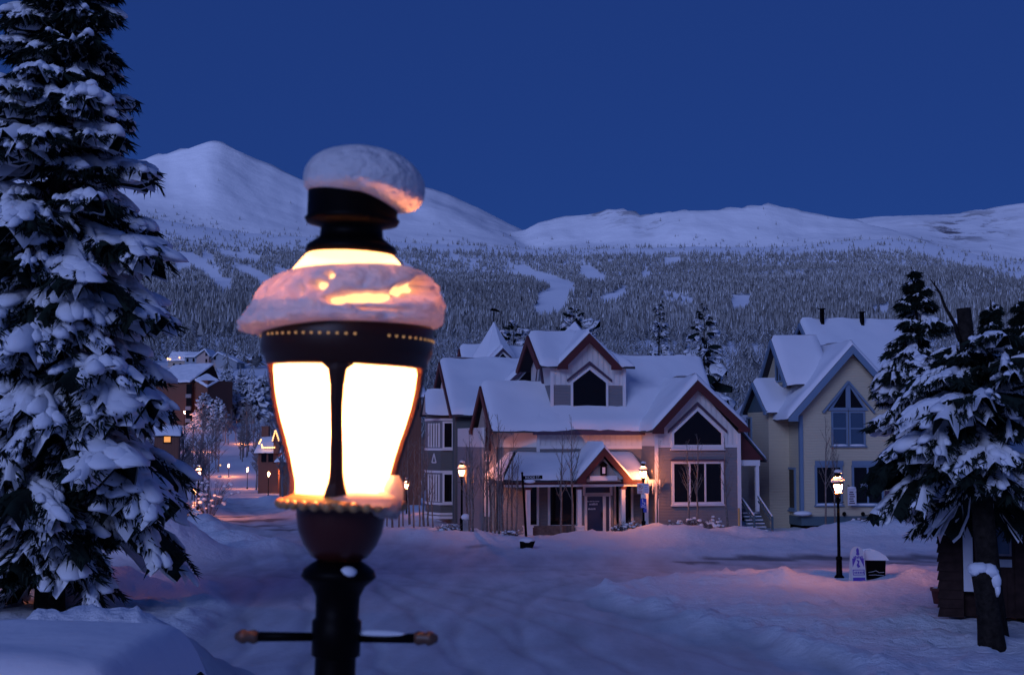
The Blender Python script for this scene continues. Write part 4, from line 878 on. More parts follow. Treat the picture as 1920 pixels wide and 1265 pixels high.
da = l2(943, 652, 4.6); dl = l2(921, 674, 4.6); gable(vb, da, dl, (2*da[0]-dl[0], dl[1]), 4.6, 7.5, 'y', .22, DARKTRIM, .16)
wall(vb, [(dl[0]+.1, dl[1]), (2*da[0]-dl[0]-.1, dl[1]), (da[0], da[1]-.2)], 4.7, 5, 'y', WHITE); window(vb, [(da[0]-.32, dl[1]+.06), (da[0]+.32, dl[1]+.06), (da[0], dl[1]+.42)], 4.7, WHITE, sill=False, w=.05)
mb = MB(); mb.tube([(ta[0], 7.5, ta[1]-.1), (ta[0], 7.5, ta[1]+.75)], .03, 5); zv = ta[1]+.7
mb.prism([(ta[0]-.25, zv), (ta[0]+.1, zv-.05), (ta[0]+.42, zv-.12), (ta[0]+.36, zv+.02), (ta[0]+.1, zv+.14), (ta[0]-.15, zv+.16)], 7.47, 7.53, 'y'); mb.build('weather_vane', METAL, vb)
# little red sided cupola behind the dormer tower
cu_ = thing('roof_cupola', 'small pointed snowy cupola roof behind the dormer tower', 'cupola', at(1078, 640, 84), R(30))
MB().lathe([(1.5, -.2), (1.35, .05), (.05, 1.15), (0, 1.18)], 4).build('roof', ROOFSNOW, cu_); MB().lathe([(1.1, -3.5), (1.1, -.1)], 4).build('wall', REDT, cu_)

# ------------------------------------------------------------------ yellow house with blue trim
YF = Frame(1590, 985, 79, R(10)); l3 = YF.loc
yb = thing('yellow_house', 'pale yellow clapboard house with blue trim and steep snowy gables', 'house', YF.o, R(10))
yx0 = l3(1502, 850, 0)[0]; yx1 = l3(1682, 850, 0)[0]; zf = l3(1590, 967, 0)[1]; zf0 = l3(1590, 984, 0)[1]; ya = l3(1592, 646, -.55); ye = l3(1478, 783, -.55); ze3 = l3(1500, 775, 0)[1]
ya = ((yx0+yx1)/2+.05, ya[1]); yer = (2*ya[0]-ye[0], ye[1]); s3 = (ya[1]-ye[1])/(ya[0]-ye[0])
MB().box(yx0, yx1, 0, 11, zf, ze3).build('wall', YELLOW, yb)
wall(yb, [(yx0+.002, ze3+.002), (yx1-.002, ze3+.002), (yx1-.002, ya[1]-.25-s3*(yx1-ya[0])), (ya[0], ya[1]-.25), (yx0+.002, ya[1]-.25-s3*(ya[0]-yx0))], .001, 3, 'y', YELLOW)
gable(yb, ya, ye, yer, -.55, 9, 'y', .3, BLUET, .55)
MB().box(yx0-.06, yx1+.06, -.07, 11.05, zf0, zf-.002).build('base_board', TEAL, yb)
MB().box(yx0+.3, yx1-.3, .2, 10.8, zf0-1.4, zf0-.002).build('foundation', FLATBLACK, yb)
for xx in (yx0, yx1): MB().box(xx-.09, xx+.11, -.06, -.002, zf, ze3-.1).build('corner_board', BLUET, yb)
MB().box(yx0-.06, yx0-.002, .0, .22, zf, ze3-.1).build('corner_board', BLUET, yb)
# upper window group
w0 = l3(1562, 832, 0); w1 = l3(1619, 832, 0); zh = l3(1590, 774, 0)[1]; zmid = l3(1590, 764, 0)[1]; xm = (w0[0]+w1[0])/2; za = l3(1590, 716, 0)[1]
window(yb, rectp(w0[0], w0[1], xm-.13, zh), 0, BLUET, BLUEGLASS, w=.1, mull=[('h', (w0[1]+zh)/2, w0[0], xm-.13)], snow=True); window(yb, rectp(xm+.13, w0[1], w1[0], zh), 0, BLUET, BLUEGLASS, w=.1, mull=[('h', (w0[1]+zh)/2, xm+.13, w1[0])], snow=True)
window(yb, [(w0[0], zmid), (xm-.13, zmid), (xm-.13, za-.3)], 0, BLUET, sill=False, w=.16); window(yb, [(w1[0], zmid), (xm+.13, zmid), (xm+.13, za-.3)], 0, BLUET, sill=False, w=.16)
for sg in (-1, 1): MB().beam((xm, -.14, za+.02), (xm+sg*(w1[0]-xm+.62), -.14, zmid-.28), .1, .17, (0, 1, 0)).build('window_gable_trim', BLUET, yb)
MB().box(xm-.13, xm+.13, -.12, -.1, zmid, za-.1).build('window_post', BLUET, yb)
for a_, b_, mu in ((1531, 1576, []), (1600, 1653, [('v', .5)])):
    rwin(YF, yb, a_, 876, b_, 942, 0, BLUET, mull=mu, w=.12, snow=True); xa0, zz = l3(a_-4, 873, 0); xa1 = l3(b_+4, 873, 0)[0]; MB().box(xa0, xa1, -.13, -.093, zz+.02, zz+.28).build('window_hood', BLUET, yb)
mb = MB(); xx, zz = l3(1597, 930, -.5); mb.box(xx-.25, xx+.25, -.55, -.5, zz-.5, zz+.42); hs = mb.build('hanging_sign', SIGNW, yb)
mb = MB()
for i in range(6): mb.box(xx-.17+.03*(i % 2), xx+.16-.04*(i % 3), -.556, -.551, zz-.4+i*.12, zz-.34+i*.12)
tag(mb.build('sign_print', DARKTRIM, hs), kind='stuff'); MB().beam((xx, -.52, zz+.42), (xx, -.001, zz+.6), .03, .03).build('sign_bracket', METAL, hs); MB().ball((xx, -.52, zz+.46), 1, 8, 5, (.26, .1, .08)).build('snow', SNOW, hs, True)
for px, py in ((1665, 925), (1665, 945)): xx, zz = l3(px, py, 0); MB().box(xx-.2, xx+.2, -.05, -.002, zz-.2, zz+.17).build('wall_plaque', DARKTRIM, yb)
for px in (1583, 1618): xx, zz = l3(px, 963, -.2); MB().ball((xx, -.2, zz), .12, 8, 6).build('flood_light', METAL, yb, True)
# left side: two windows, cross gables, lower porch gable
rwin(YF, yb, 1491, 880, 1476, 950, yx0, BLUET, ax='x', w=.12)
rwin(YF, yb, 1444, 780, 1420, 838, yx0, BLUET, ax='x', w=.12, mull=[('v', .5)]); rwin(YF, yb, 1446, 872, 1428, 945, yx0, FLATBLACK, ax='x', w=.1)
xs = yx0-.5; a3 = YF.locx(1446, 636, xs); e3 = YF.locx(1484, 718, xs); e3 = (max(e3[0], .75), e3[1]); h3 = a3[0]-e3[0]
gable(yb, a3, e3, (a3[0]+h3, e3[1]), xs, ya[0]-.5, 'x', .28, BLUET, .35)
wall(yb, [(e3[0]+.25, e3[1]), (a3[0]+h3-.25, e3[1]), (a3[0], a3[1]-.35)], xs+.35, xs+.7, 'x', YELLOW)
zc3 = e3[1]+.25; window(yb, [(a3[0]-.75, zc3), (a3[0]+.1, zc3), (a3[0]+.1, zc3+1.5), (a3[0]-.75, zc3+.75)], xs+.35, BLUET, ax='x', w=.08, sill=False, mull=[('v', a3[0]-.33, zc3, zc3+.9)])
xs2 = yx0-1.5; a4 = YF.locx(1412, 716, xs2); e4 = YF.locx(1437, 771, xs2); h4 = a4[0]-e4[0]
gable(yb, a4, e4, (a4[0]+h4, e4[1]), xs2, yx0+1, 'x', .26, BLUET, .28)
wall(yb, [(e4[0]+.2, e4[1]), (a4[0]+h4-.2, e4[1]), (a4[0], a4[1]-.3)], xs2+.3, xs2+.5, 'x', TEAL); MB().box(xs2+.3, yx0-.003, e4[0]+.5, a4[0]+h4-.3, -1, e4[1]-.002).build('side_bay', YELLOW, yb)
rwin(YF, yb, 1410, 845, 1403, 785, xs2+.3, BLUET, ax='x', w=.1)
xx, zz = l3(1500, 964, -.4); MB().ball((xx+.2, -.3, zz+.05), 1, 12, 5, (.55, .3, .14)).build('snow_ledge', SNOW, yb, True)
# rear roof with chimneys
vr3 = 9.5; zr3 = l3(1590, 606, vr3)[1]; xa0 = l3(1500, 606, vr3)[0]; xa1 = l3(1720, 606, vr3)[0]
gable(yb, (vr3, zr3), (vr3-4.2, zr3-3.9), (vr3+4.2, zr3-3.9), xa0, xa1, 'x', .28, BLUET, .35); wall(yb, [(vr3-4, zr3-4), (vr3+4, zr3-4), (vr3, zr3-.3)], xa0+.3, xa0+.6, 'x', TEAL)
MB().box(xa0+.35, xa1-.3, vr3-3.6, vr3+3.6, -1, zr3-4.0).build('rear_wall', YELLOW, yb)
for px, pt in ((1541, 580), (1616, 586)):
    xx, zt_ = l3(px, pt, vr3-.3); ch = MB().box(xx-.10, xx+.10, vr3-.43, vr3-.17, zr3-.5, zt_).build('chimney', METAL, yb); MB().box(xx-.17, xx+.17, vr3-.47, vr3-.13, zt_+.002, zt_+.06).build('chimney_cap', METAL, ch)

# ------------------------------------------------------------------ dark shed at the right edge
SF = Frame(1782, 1118, 36, R(-19)); l4 = SF.loc
sh = thing('dark_shed', 'dark brown timber shed numbered 200 with white door jamb', 'shed', SF.o, R(-19))
sx0 = l4(1760, 1050, 0)[0]; sx1 = l4(1806, 1050, 0)[0]; sx2 = sx1+4.2; zt4 = l4(1780, 960, 0)[1]+.35; z04 = -.5
MB().box(sx0+.03, sx1, .03, 4, z04, zt4).build('wall', DARKBROWN, sh)
nb_ = 13; hb = (zt4-z04)/nb_
for i in range(nb_):
    z_ = z04+i*hb; mb = MB(); mb.add([(sx0-.05, -.05, z_), (sx1-.01, -.05, z_), (sx1-.01, .028, z_), (sx0-.05, .028, z_), (sx0, -.012, z_+hb*.99), (sx1-.01, -.012, z_+hb*.99), (sx1-.01, .028, z_+hb*.99), (sx0, .028, z_+hb*.99)], [(0,3,2,1),(4,5,6,7),(0,1,5,4),(1,2,6,5),(2,3,7,6),(3,0,4,7)]); mb.build('lap_board', DARKBROWN, sh)
text_mesh('200', .2, SIGNW, sh, (l4(1772, 998, -.06)[0], -.062, l4(1772, 998, -.06)[1]), (R(90), 0, 0), 'house_number')
jx = l4(1816, 1000, -.05)[0]; MB().box(sx1+.003, jx+.09, -.05, .05, l4(1816, 1108, 0)[1], zt4-.1).build('door_jamb', SIGNW, sh)
MB().box(sx1+.003, sx2, .3, 4, z04, zt4-.15).build('wall', DARKBROWN, sh)
xb_ = jx+.15; i = 0
while xb_ < sx2: MB().box(xb_, xb_+.17, .27-.012*(i % 2), .297, z04, zt4-.05-.03*((i*7) % 3)).build('fence_board', DARKBROWN, sh); xb_ += .185; i += 1
rwin(SF, sh, 1868, 992, 1893, 1038, .25, mat('grey_weathered_frame', (.16, .16, .2), .8), glass=BLUEGLASS, w=.05, d=.05, sill=False)
xx, zz = l4(1884, 1055, .22); MB().box(xx-.17, xx+.17, .2, .24, zz-.1, zz+.09).build('notice_panel', BLUEW, sh)
roof_side(sh, (sx0-.3, -.35, zt4+.02), (sx2+.4, -.35, zt4+.02), (sx2+.4, 3.2, zt4+1.9), (sx0-.3, 3.2, zt4+1.9), .28, (1, 1, 0, 1))
pt_ = thing('flower_pot', 'terracotta flower pot with a rim of snow beside the dark shed', 'pot', flat(1761, 1131, gz(6.5, 36)+.05)); MB().lathe([(0, 0), (.15, 0), (.21, .36), (.24, .36), (.24, .44), (.2, .44), (.2, .38), (0, .38)], 18).build('pot', TERRA, pt_, True); MB().ball((0, 0, .40), 1, 14, 6, (.2, .2, .07)).build('snow', SNOW, pt_, True)
p_ = flat(1830, 1150, gz(6.3, 35)+.05); pt2 = thing('flower_pot', 'dark flower pot half hidden behind the tree stump', 'pot', p_); MB().lathe([(0, 0), (.14, 0), (.2, .34), (.22, .34), (.22, .42), (0, .40)], 18).build('pot', TERRA, pt2, True); MB().ball((0, 0, .41), 1, 12, 5, (.19, .19, .06)).build('snow', SNOW, pt2, True)
p_ = on_ground(1850, 32.0); sp_ = thing('tree_stump', 'slanted dark tree stump with a cap of snow before the shed', 'stump', p_)
tp_ = at(1842, 1068, 32.0) - p_; MB().tube([(0, 0, -.3), tp_*.3, tp_*.65, tp_], [.33, .27, .24, .25], 12).build('trunk', BARK, sp_, True); mb = MB(); [mb.ball(tp_ + Vector(c_), 1, 12, 8, s_, .12, random.Random(k_)) for k_, (c_, s_) in enumerate([((-.08, -.02, .03), (.24, .26, .14)), ((.12, -.05, -.02), (.22, .25, .17)), ((.24, -.08, -.2), (.13, .2, .22)), ((.27, -.1, -.42), (.08, .14, .16)), ((-.2, -.05, -.03), (.12, .2, .1))])]; mb.build('snow', SNOW, sp_, True)

# ------------------------------------------------------------------ street lamps
PM = .00125
def zy(y): return 3.8 - (y - 355)*PM
def lp(tab): return [(r*PM, zy(y)) for r, y in tab]
def dome_r(z): return float(np.interp(-z, [-zy(478), -zy(505), -zy(540), -zy(580), -zy(614)], [82*PM, 106*PM, 128*PM, 146*PM, 156*PM]))
TSNOW = bpy.data.materials.new('glowing_thin_snow'); TSNOW.use_nodes = True; _t = TSNOW.node_tree; _t.nodes.clear()
_o = _t.nodes.new('ShaderNodeOutputMaterial'); _m = _t.nodes.new('ShaderNodeMixShader'); _d = _t.nodes.new('ShaderNodeBsdfDiffuse'); _e = _t.nodes.new('ShaderNodeBsdfTranslucent'); _m.inputs[0].default_value = .6
_d.inputs[0].default_value = (.7, .68, .68, 1); _e.inputs[0].default_value = (.95, .85, .75, 1); _t.links.new(_d.outputs[0], _m.inputs[1]); _t.links.new(_e.outputs[0], _m.inputs[2]); _t.links.new(_m.outputs[0], _o.inputs[0])
IRON = mat('glow_browned_iron', (.034, .010, .005), .4, spec=.3)  # black iron with the lantern's warm glow put into its colour
def make_lamp():
    o = thing('street_lamp', 'lamp', 'street lamp', (0, 0, 0), 0, 'old style street lamps')
    # base and post
    MB().lathe([(0, -.4), (.17, -.4), (.17, .16), (.15, .20), (.11, .24), (.10, .75), (.115, .78), (.115, .84), (.085, .88)], 20).build('pedestal', METAL, o, True)
    MB().lathe([(.06, .88), (.05, 2.4)] + lp([(38, 1500), (38, 1226)]), 20).build('post', METAL, o, True)
    MB().lathe(lp([(38, 1226), (45, 1222), (46, 1160), (40, 1154), (41, 1115), (50, 1096), (64, 1084), (70, 1078), (66, 1066), (52, 1055), (40, 1048)]), 28).build('collar', METAL, o, True)
    MB().lathe(lp([(40, 1048), (52, 1042), (68, 1020), (78, 995), (83, 965), (83, 955), (88, 950)]), 32).build('cup', mat('glow_reddened_iron', (.05, .009, .006), .34, spec=.35), o, True)  # reddish lamplight on the cup is put into its iron colour
    zc = zy(1190)
    for sg in (-1, 1):
        cb = MB().tube([(sg*.05, 0, zc), (sg*.205, 0, zc+.004*sg)], [.010, .012], 10).build('crossbar', METAL, o, True)
        MB().lathe([(0, -.012), (.012, -.010), (.017, .0), (.013, .016), (.017, .022), (.016, .03), (.008, .044), (0, .046)], 12).build('finial', mat('gold_lit_finial', (.10, .05, .03), .4), cb, True)  # gold lamplight on the finial is put into its base colour
        f = cb.children[0]; f.location = (sg*.19, 0, zc+.004*sg); f.rotation_euler = (0, sg*R(90), 0)
    mb = MB(); mb.ball((.10, .0, zc+.012), 1, 10, 5, (.07, .013, .008)); mb.build('snow', SNOW, o, True)
    # tray ring with scalloped edge
    rg_ = MB().lathe(lp([(84, 952), (108, 950), (116, 944), (112, 936), (96, 930), (90, 926)]), 40).build('tray_ring', mat('gold_glow_ring', (.42, .22, .08), .4), o, True)  # the ring's gold is lamp glow put into its colour
    mb = MB()
    for k in range(30): a = 2*math.pi*k/30; mb.ball((114*PM*math.cos(a), 114*PM*math.sin(a), zy(945)), .012, 8, 6)
    tag(mb.build('scallops', MATS['gold_glow_ring'], rg_, True), kind='stuff')
    GP = [(90, 928), (90, 905), (94, 885), (100, 858), (109, 825), (119, 795), (128, 762), (134, 730), (138, 700), (138, 684)]
    for k in range(4):
        a0 = R(-90 + 90*k)
        MB().lathe(lp([(r-3, y) for r, y in GP]), 10, a0=a0+.02, a1=a0+R(90)-.02).build('glass_pane', LGLASS, o, True)
        mb = MB(); prev = None; vs_ = []
        hw = [22, 15, 12, 11.5, 11, 11, 11.5, 12, 16, 36]
        for (r, y), h in zip(GP, hw):
            r_ = r*PM; z = zy(y); h *= PM; c_, s_ = math.cos(a0), math.sin(a0)
            for rr_, tt in ((r_-.012, -h), (r_+.006, -h), (r_+.012, 0), (r_+.006, h), (r_-.012, h)): vs_.append((rr_*c_ - tt*s_, rr_*s_ + tt*c_, z))
        fs = [(i*5+j, i*5+(j+1) % 5, (i+1)*5+(j+1) % 5, (i+1)*5+j) for i in range(len(GP)-1) for j in range(5)]
        mb.add(vs_, fs); mb.build('rib', IRON, o)
    bd = MB().lathe(lp([(136, 690), (150, 688), (153, 672), (157, 668), (161, 655), (161, 616), (156, 609), (150, 609), (150, 660), (136, 684)]), 48).build('band', IRON, o, True)
    mb = MB()
    for k in range(64):
        if k % 16 in (3, 4, 5): continue
        a = 2*math.pi*k/64; mb.ball((161*PM*math.cos(a), 161*PM*math.sin(a), zy(637)), .0030, 6, 4, (1.2, 1.2, 1))
    tag(mb.build('lit_perforations', mat('perforation_light', (1, .6, .2), .5, emit=((1, .45, .10), .32, 0)), bd, True), kind='stuff')
    MB().lathe([(dome_r(zy(y)), zy(y)) for y in (614, 595, 575, 555, 535, 515, 495, 478)], 40).build('glass_dome', LGLASS, o, True)
    MB().lathe(lp([(82, 478), (86, 472), (84, 462), (70, 452), (60, 444), (58, 425), (86, 418), (90, 410), (85, 405), (85, 356), (78, 350), (0, 348)]), 36).build('cap', METAL, o, True)
    # snow collar on the glass roof
    nA, nS = 170, 46; V = []; rr = np.random.default_rng(2)
    th = np.linspace(0, 2*math.pi, nA, endpoint=False)
    for i in range(nS+1):
        s = i/nS
        for a in th:
            c_, s_ = math.cos(a), math.sin(a)
            ytop = 507 - 9*c_; ybot = 616 + 18*max(0, -c_)**1.5 - 4*max(0, c_); y = ytop + (ybot-ytop)*s
            T = 26 + 22*max(0, -c_)*(s**1.5)*1.4 + 14*max(0, c_)*(1-.5*s) + 6*max(0, -s_)
            e = math.sqrt(max(0, 1-(2*s-1)**4)) if s < .5 else max(0, 1-(2*s-1)**6)**.5
            n_ = float(fbm(np.array([c_*2.2+3+s*.8]), np.array([s_*2.2+s*2.4]), 8)[0])
            n2_ = float(fbm(np.array([c_*14+9]), np.array([s_*6+y*.12]), 17)[0])
            t_ = T*e*(.5+.8*n_+.2*n2_) - (4 if s < .02 or s > .98 else 0)
            if s_ < 0:
                xo = (dome_r(zy(min(y, 614)))/PM)*c_
                for cx_, cy_, sx_, sy_, hd in ((-17, 532, 7, 8, 56), (-31, 551, 11, 10, 66), (-5, 579, 14, 7, 66), (22, 573, 18, 9, 74), (48, 571, 18, 10, 70), (73, 569, 14, 10, 66), (94, 555, 14, 11, 72), (112, 546, 13, 8, 66), (110, 532, 8, 9, 56), (60, 592, 40, 5, 34), (-60, 565, 8, 12, 30)):
                    t_ -= hd*math.exp(-((xo-cx_)/sx_)**2 - ((y-cy_)/sy_)**2)*(.35+1.25*n2_)
            r = dome_r(zy(min(y, 614)))/PM + (8 if y > 614 and c_ < -.3 else 0)*0 + t_
            V.append((r*PM*c_, r*PM*s_, zy(y)))
    T_ = [(i*nA+j, (i+1)*nA+j, (i+1)*nA+(j+1) % nA, i*nA+(j+1) % nA) for i in range(nS) for j in range(nA)]
    np_mesh('snow_collar', V, T_, LSNOW, o, smooth=True)
    # snow ball on the cap
    V = []; n, m = 40, 24; cx_, cy_ = 21*PM, 0
    for i in range(m+1):
        a = math.pi*i/m
        for k in range(n):
            b_ = 2*math.pi*k/n; x = math.sin(a)*math.cos(b_); y = math.sin(a)*math.sin(b_); z = math.cos(a)
            q = 1 + .07*(float(fbm(np.array([x*1.5+5]), np.array([y*1.5+z*1.3]), 4)[0])-.5)
            sq = np.sign(z)*abs(z)**.9
            rz = 76*PM if z > 0 else (34 + 38*max(0, x)**1.3 + 6*max(0, -x))*PM
            V.append((cx_ + 116*PM*q*x, cy_ + 108*PM*q*y, zy(346) + rz*sq*q - 6*PM*x))
    np_mesh('snow_cap', V, [(i*n+k, (i+1)*n+k, (i+1)*n+(k+1) % n, i*n+(k+1) % n) for i in range(m) for k in range(n)], LSNOW, o, smooth=True)
    mb = MB(); mb.ball((.124, -.03, zy(928)), 1, 14, 8, (.024, .04, .05), .12, random.Random(1)); mb.ball((.108, -.06, zy(942)), 1, 14, 8, (.034, .04, .03), .12, random.Random(4)); mb.ball((.05, -.10, zy(934)), 1, 14, 6, (.085, .035, .018), .06, random.Random(2)); tag(mb.build('tray_snow', TSNOW, o, True), kind='stuff')
    mb = MB(); mb.ball((.028, -.062, zy(1066)), 1, 10, 6, (.022, .02, .014)); mb.build('ledge_snow', SNOW, o, True)
    return o
def lamp_light(o, w=1.0, z=3.27):
    L_ = bpy.data.lights.new('lamp_light', 'POINT'); L_.energy = LAMP_W*w; L_.color = LAMP_COLOR; L_.shadow_soft_size = .05
    lo = bpy.data.objects.new('lamp_light', L_); COL.objects.link(lo); lo.parent = o; lo.location = (0, 0, z); return lo
LP0 = make_lamp()
# foreground lamp, leaning a little
rot = Matrix.Rotation(R(1.7), 4, 'Y'); pr = at(640, 945, 3.335)
LP0.rotation_euler = rot.to_euler(); LP0.location = pr - rot @ Vector((0, 0, zy(945)))
LP0['label'] = 'large glowing black street lamp with snow on its cap and glass roof, crossbar below'
FIRST = [True]
def put_lamp(px, pytop, Y, label, rz=0.0, group='old style street lamps', sc=1.0, w=1.0):
    c = copy_tree(LP0); c.rotation_euler = (0, 0, rz); c.scale = (sc, sc, sc); c.location = at(px, pytop, Y) - Vector((0, 0, 3.86*sc)); c['label'] = label; c['group'] = group
    lamp_light(c, w); return c
put_lamp(1570.5, 882, 50.2, 'lit street lamp standing beside the sandwich board and dark litter box', .25, w=.5)
put_lamp(1206, 866, 73.1, 'lit street lamp carrying parking signs before the grey building porch', .6, w=.52)
put_lamp(866, 864, 75.0, 'lit street lamp among bare aspens by the grey green bay window', -.3, w=.34)
put_lamp(372, 872, 104, 'lit street lamp behind the tall ploughed snow pile', .2, w=1.5)
put_lamp(762.5, 896, 108, 'lit street lamp among thin bare trunks left of the Victorian building', .5, w=.5)
put_lamp(365, 914, 98, 'short lit lamp post with dark shrubs beside the tall snow pile', .1, sc=.56, w=.6)
put_lamp(-75, 858, 45, 'lit street lamp on the corner past the towering spruce', .1, w=.45)
lamp_light(LP0, .05)
fl_mesh = MB().lathe([(.06, 2.95), (.085, 3.02), (.10, 3.1), (.16, 3.35), (.17, 3.42), (.2, 3.48), (.14, 3.62), (.05, 3.72), (0, 3.74)], 10)
FARL = None
def far_lamp(px, pytop, Y, label, w=1.0):
    global FARL
    if FARL is None:
        o = thing('street_lamp', label, 'street lamp', (0, 0, 0), 0, 'distant street lamps'); MB().lathe([(.13, -3), (.13, .2), (.06, .3), (.05, 2.95), (.09, 2.97)], 8).build('post', METAL, o, True); fl_mesh.build('lantern', LGLASS, o, True); MB().lathe([(.17, 3.38), (.19, 3.40), (.19, 3.46), (.17, 3.48)], 10).build('band', METAL, o); FARL = o; c = o
    else: c = copy_tree(FARL)
    c.location = at(px, pytop, Y) - Vector((0, 0, 3.74)); c['label'] = label; lamp_light(c, w, 3.3); return c
for px, py, Y, lab in [(503.5, 884, 220, 'far lit lamp beside a small forked bare tree at the street bend'), (464, 876, 253, 'far lit lamp post standing alone by low snowy shrubs'), (429, 869, 280, 'far lit lamp on the verge where the street curves away'),
                       (416.6, 862, 320, 'distant lit lamp along the curving lower street'), (400, 853, 340, 'distant lit lamp along the curving lower street'), (409.4, 856, 345, 'distant lit lamp along the curving lower street'), (413, 870, 300, 'distant lit lamp along the curving lower street'), (395, 872, 310, 'distant lit lamp along the curving lower street'),
                       (376.8, 833, 330, 'single distant lamp glowing over the brushy slope'), (456, 822, 350, 'single distant lamp high among the bare thicket'), (536, 879, 235, 'distant lamp near the light strung cottage'), (410.5, 784, 425, 'distant lamp of the pair below the frosted spruces'), (417.2, 782, 430, 'distant lamp of the pair below the frosted spruces'), (433.7, 774, 440, 'distant lamp at the top of the hillside lane'), (421.5, 767, 460, 'smallest distant lamp above the hillside lane'), (345.7, 770, 375, 'distant lamp at the corner of the brown block')]:
    far_lamp(px, py, Y, lab, .45)

# ------------------------------------------------------------------ street furniture
def slab(mb, x0, x1, z0, z1, y=-.02, t=.02): mb.box(x0, x1, y, y+t, z0, z1)
# parking signs on the lamp post
p_ = at(1206, 915, 72.8); sg_ = thing('parking_signs', 'white parking signs above a blue wheelchair sign on the lamp post', 'sign', p_)
for nm, x0, x1, z0, z1, m_ in (('white_sign', -.30, -.005, -.27, .26, SIGNW), ('white_sign', .005, .30, -.27, .26, SIGNW), ('small_plate', -.12, .14, -.50, -.29, SIGNW), ('blue_sign', -.15, .16, -1.0, -.52, SIGNBLUE), ('blue_plate', .0, .17, -1.22, -1.02, SIGNBLUE)):
    mb = MB(); slab(mb, x0, x1, z0, z1); b_ = mb.build(nm, m_, sg_)
    if nm == 'blue_sign':
        mb = MB(); pts = [(.0+.09*math.cos(a), -.04, -.76+.09*math.sin(a)) for a in np.linspace(-2.6, .6, 10)]; mb.tube(pts, .016, 5); mb.tube([(-.03, -.04, -.60), (-.03, -.04, -.72), (.05, -.04, -.72), (.09, -.04, -.82)], .02, 5); mb.ball((-.035, -.04, -.57), .03, 8, 6); mb.build('wheelchair_symbol', SIGNW, b_)
        mb = MB(); [mb.box(-.11, .12, -.026, -.021, -.92-.04*i, -.90-.04*i) for i in range(2)]; mb.build('print', SIGNW, b_)
    if nm == 'white_sign' and x0 < -.1:
        text_mesh('P', .22, METAL, b_, (-.15, -.024, .06), (R(90), 0, 0), 'letter'); mb = MB(); pts = [(-.15+.11*math.cos(a), -.03, .06+.11*math.sin(a)) for a in np.linspace(0, 6.283, 17)]; mb.tube(pts, .012, 5, False); mb.tube([(-.23, -.032, .14), (-.07, -.032, -.02)], .011, 5); mb.build('prohibition_ring', SIGNRED, b_)
        mb = MB(); [mb.box(-.26, -.04, -.026, -.021, -.14-.05*i, -.12-.05*i) for i in range(3)]; mb.build('print', SIGNRED, b_)
    elif nm == 'white_sign':
        mb = MB(); [mb.box(.05, .25-.03*(i % 2), -.026, -.021, .14-.09*i, .17-.09*i) for i in range(5)]; mb.build('print', SIGNBLUE, b_)
# street name sign
p_ = at(987, 1000, 69.5); sn = thing('street_name_sign', 'dark street name post sign reading RIDGE ST.', 'sign', p_)
tp_ = at(979, 888, 69.5) - p_; MB().tube([(0, 0, -.4), tp_*.5, tp_], [.07, .06, .05], 8).build('post', METAL, sn, True); mb = MB(); mb.ball(tp_ + Vector((0, 0, .04)), .06, 8, 6); mb.build('finial', METAL, sn, True)
a_ = at(999, 895, 69.5) - p_; pl = MB().box(a_.x-.47, a_.x+.47, -.03, .0, -.09, .09).build('name_plate', METAL, sn); pl.location = (0, 0, a_.z); pl.rotation_euler = (0, R(-2), 0)
text_mesh('RIDGE ST.', .17, SIGNW, pl, (a_.x, -.034, 0), (R(90), 0, 0), 'lettering', .003)
MB().ball((a_.x-.15, 0, a_.z-.19), 1, 10, 5, (.28, .07, .08)).build('snow', SNOW, sn, True)
# dark planter box
p_ = flat(988, 1030, gz(.7, 63)); pb = thing('planter_box', 'small dark planter box topped with snow at the kerb', 'planter', p_)
MB().prism([(-.3, 0), (.22, 0), (.36, .38), (-.32, .38)], -.25, .25, 'y').build('box', METAL, pb); mb = MB(); mb.ball((.0, 0, .40), 1, 14, 6, (.36, .3, .14), .05, random.Random(2)); mb.build('snow', SNOW, pb, True)
# snow capped bollard by the aspen lamp
p_ = at(873, 998, 74.3); bo = thing('utility_pedestal', 'grey utility pedestal wearing a round snow cap beside the lamp', 'pedestal', p_); MB().box(-.14, .14, -.14, .14, -.3, .72).build('box', CONCRETE, bo); MB().ball((0, 0, .8), 1, 14, 8, (.24, .24, .18), .04, random.Random(8)).build('snow', SNOW, bo, True)
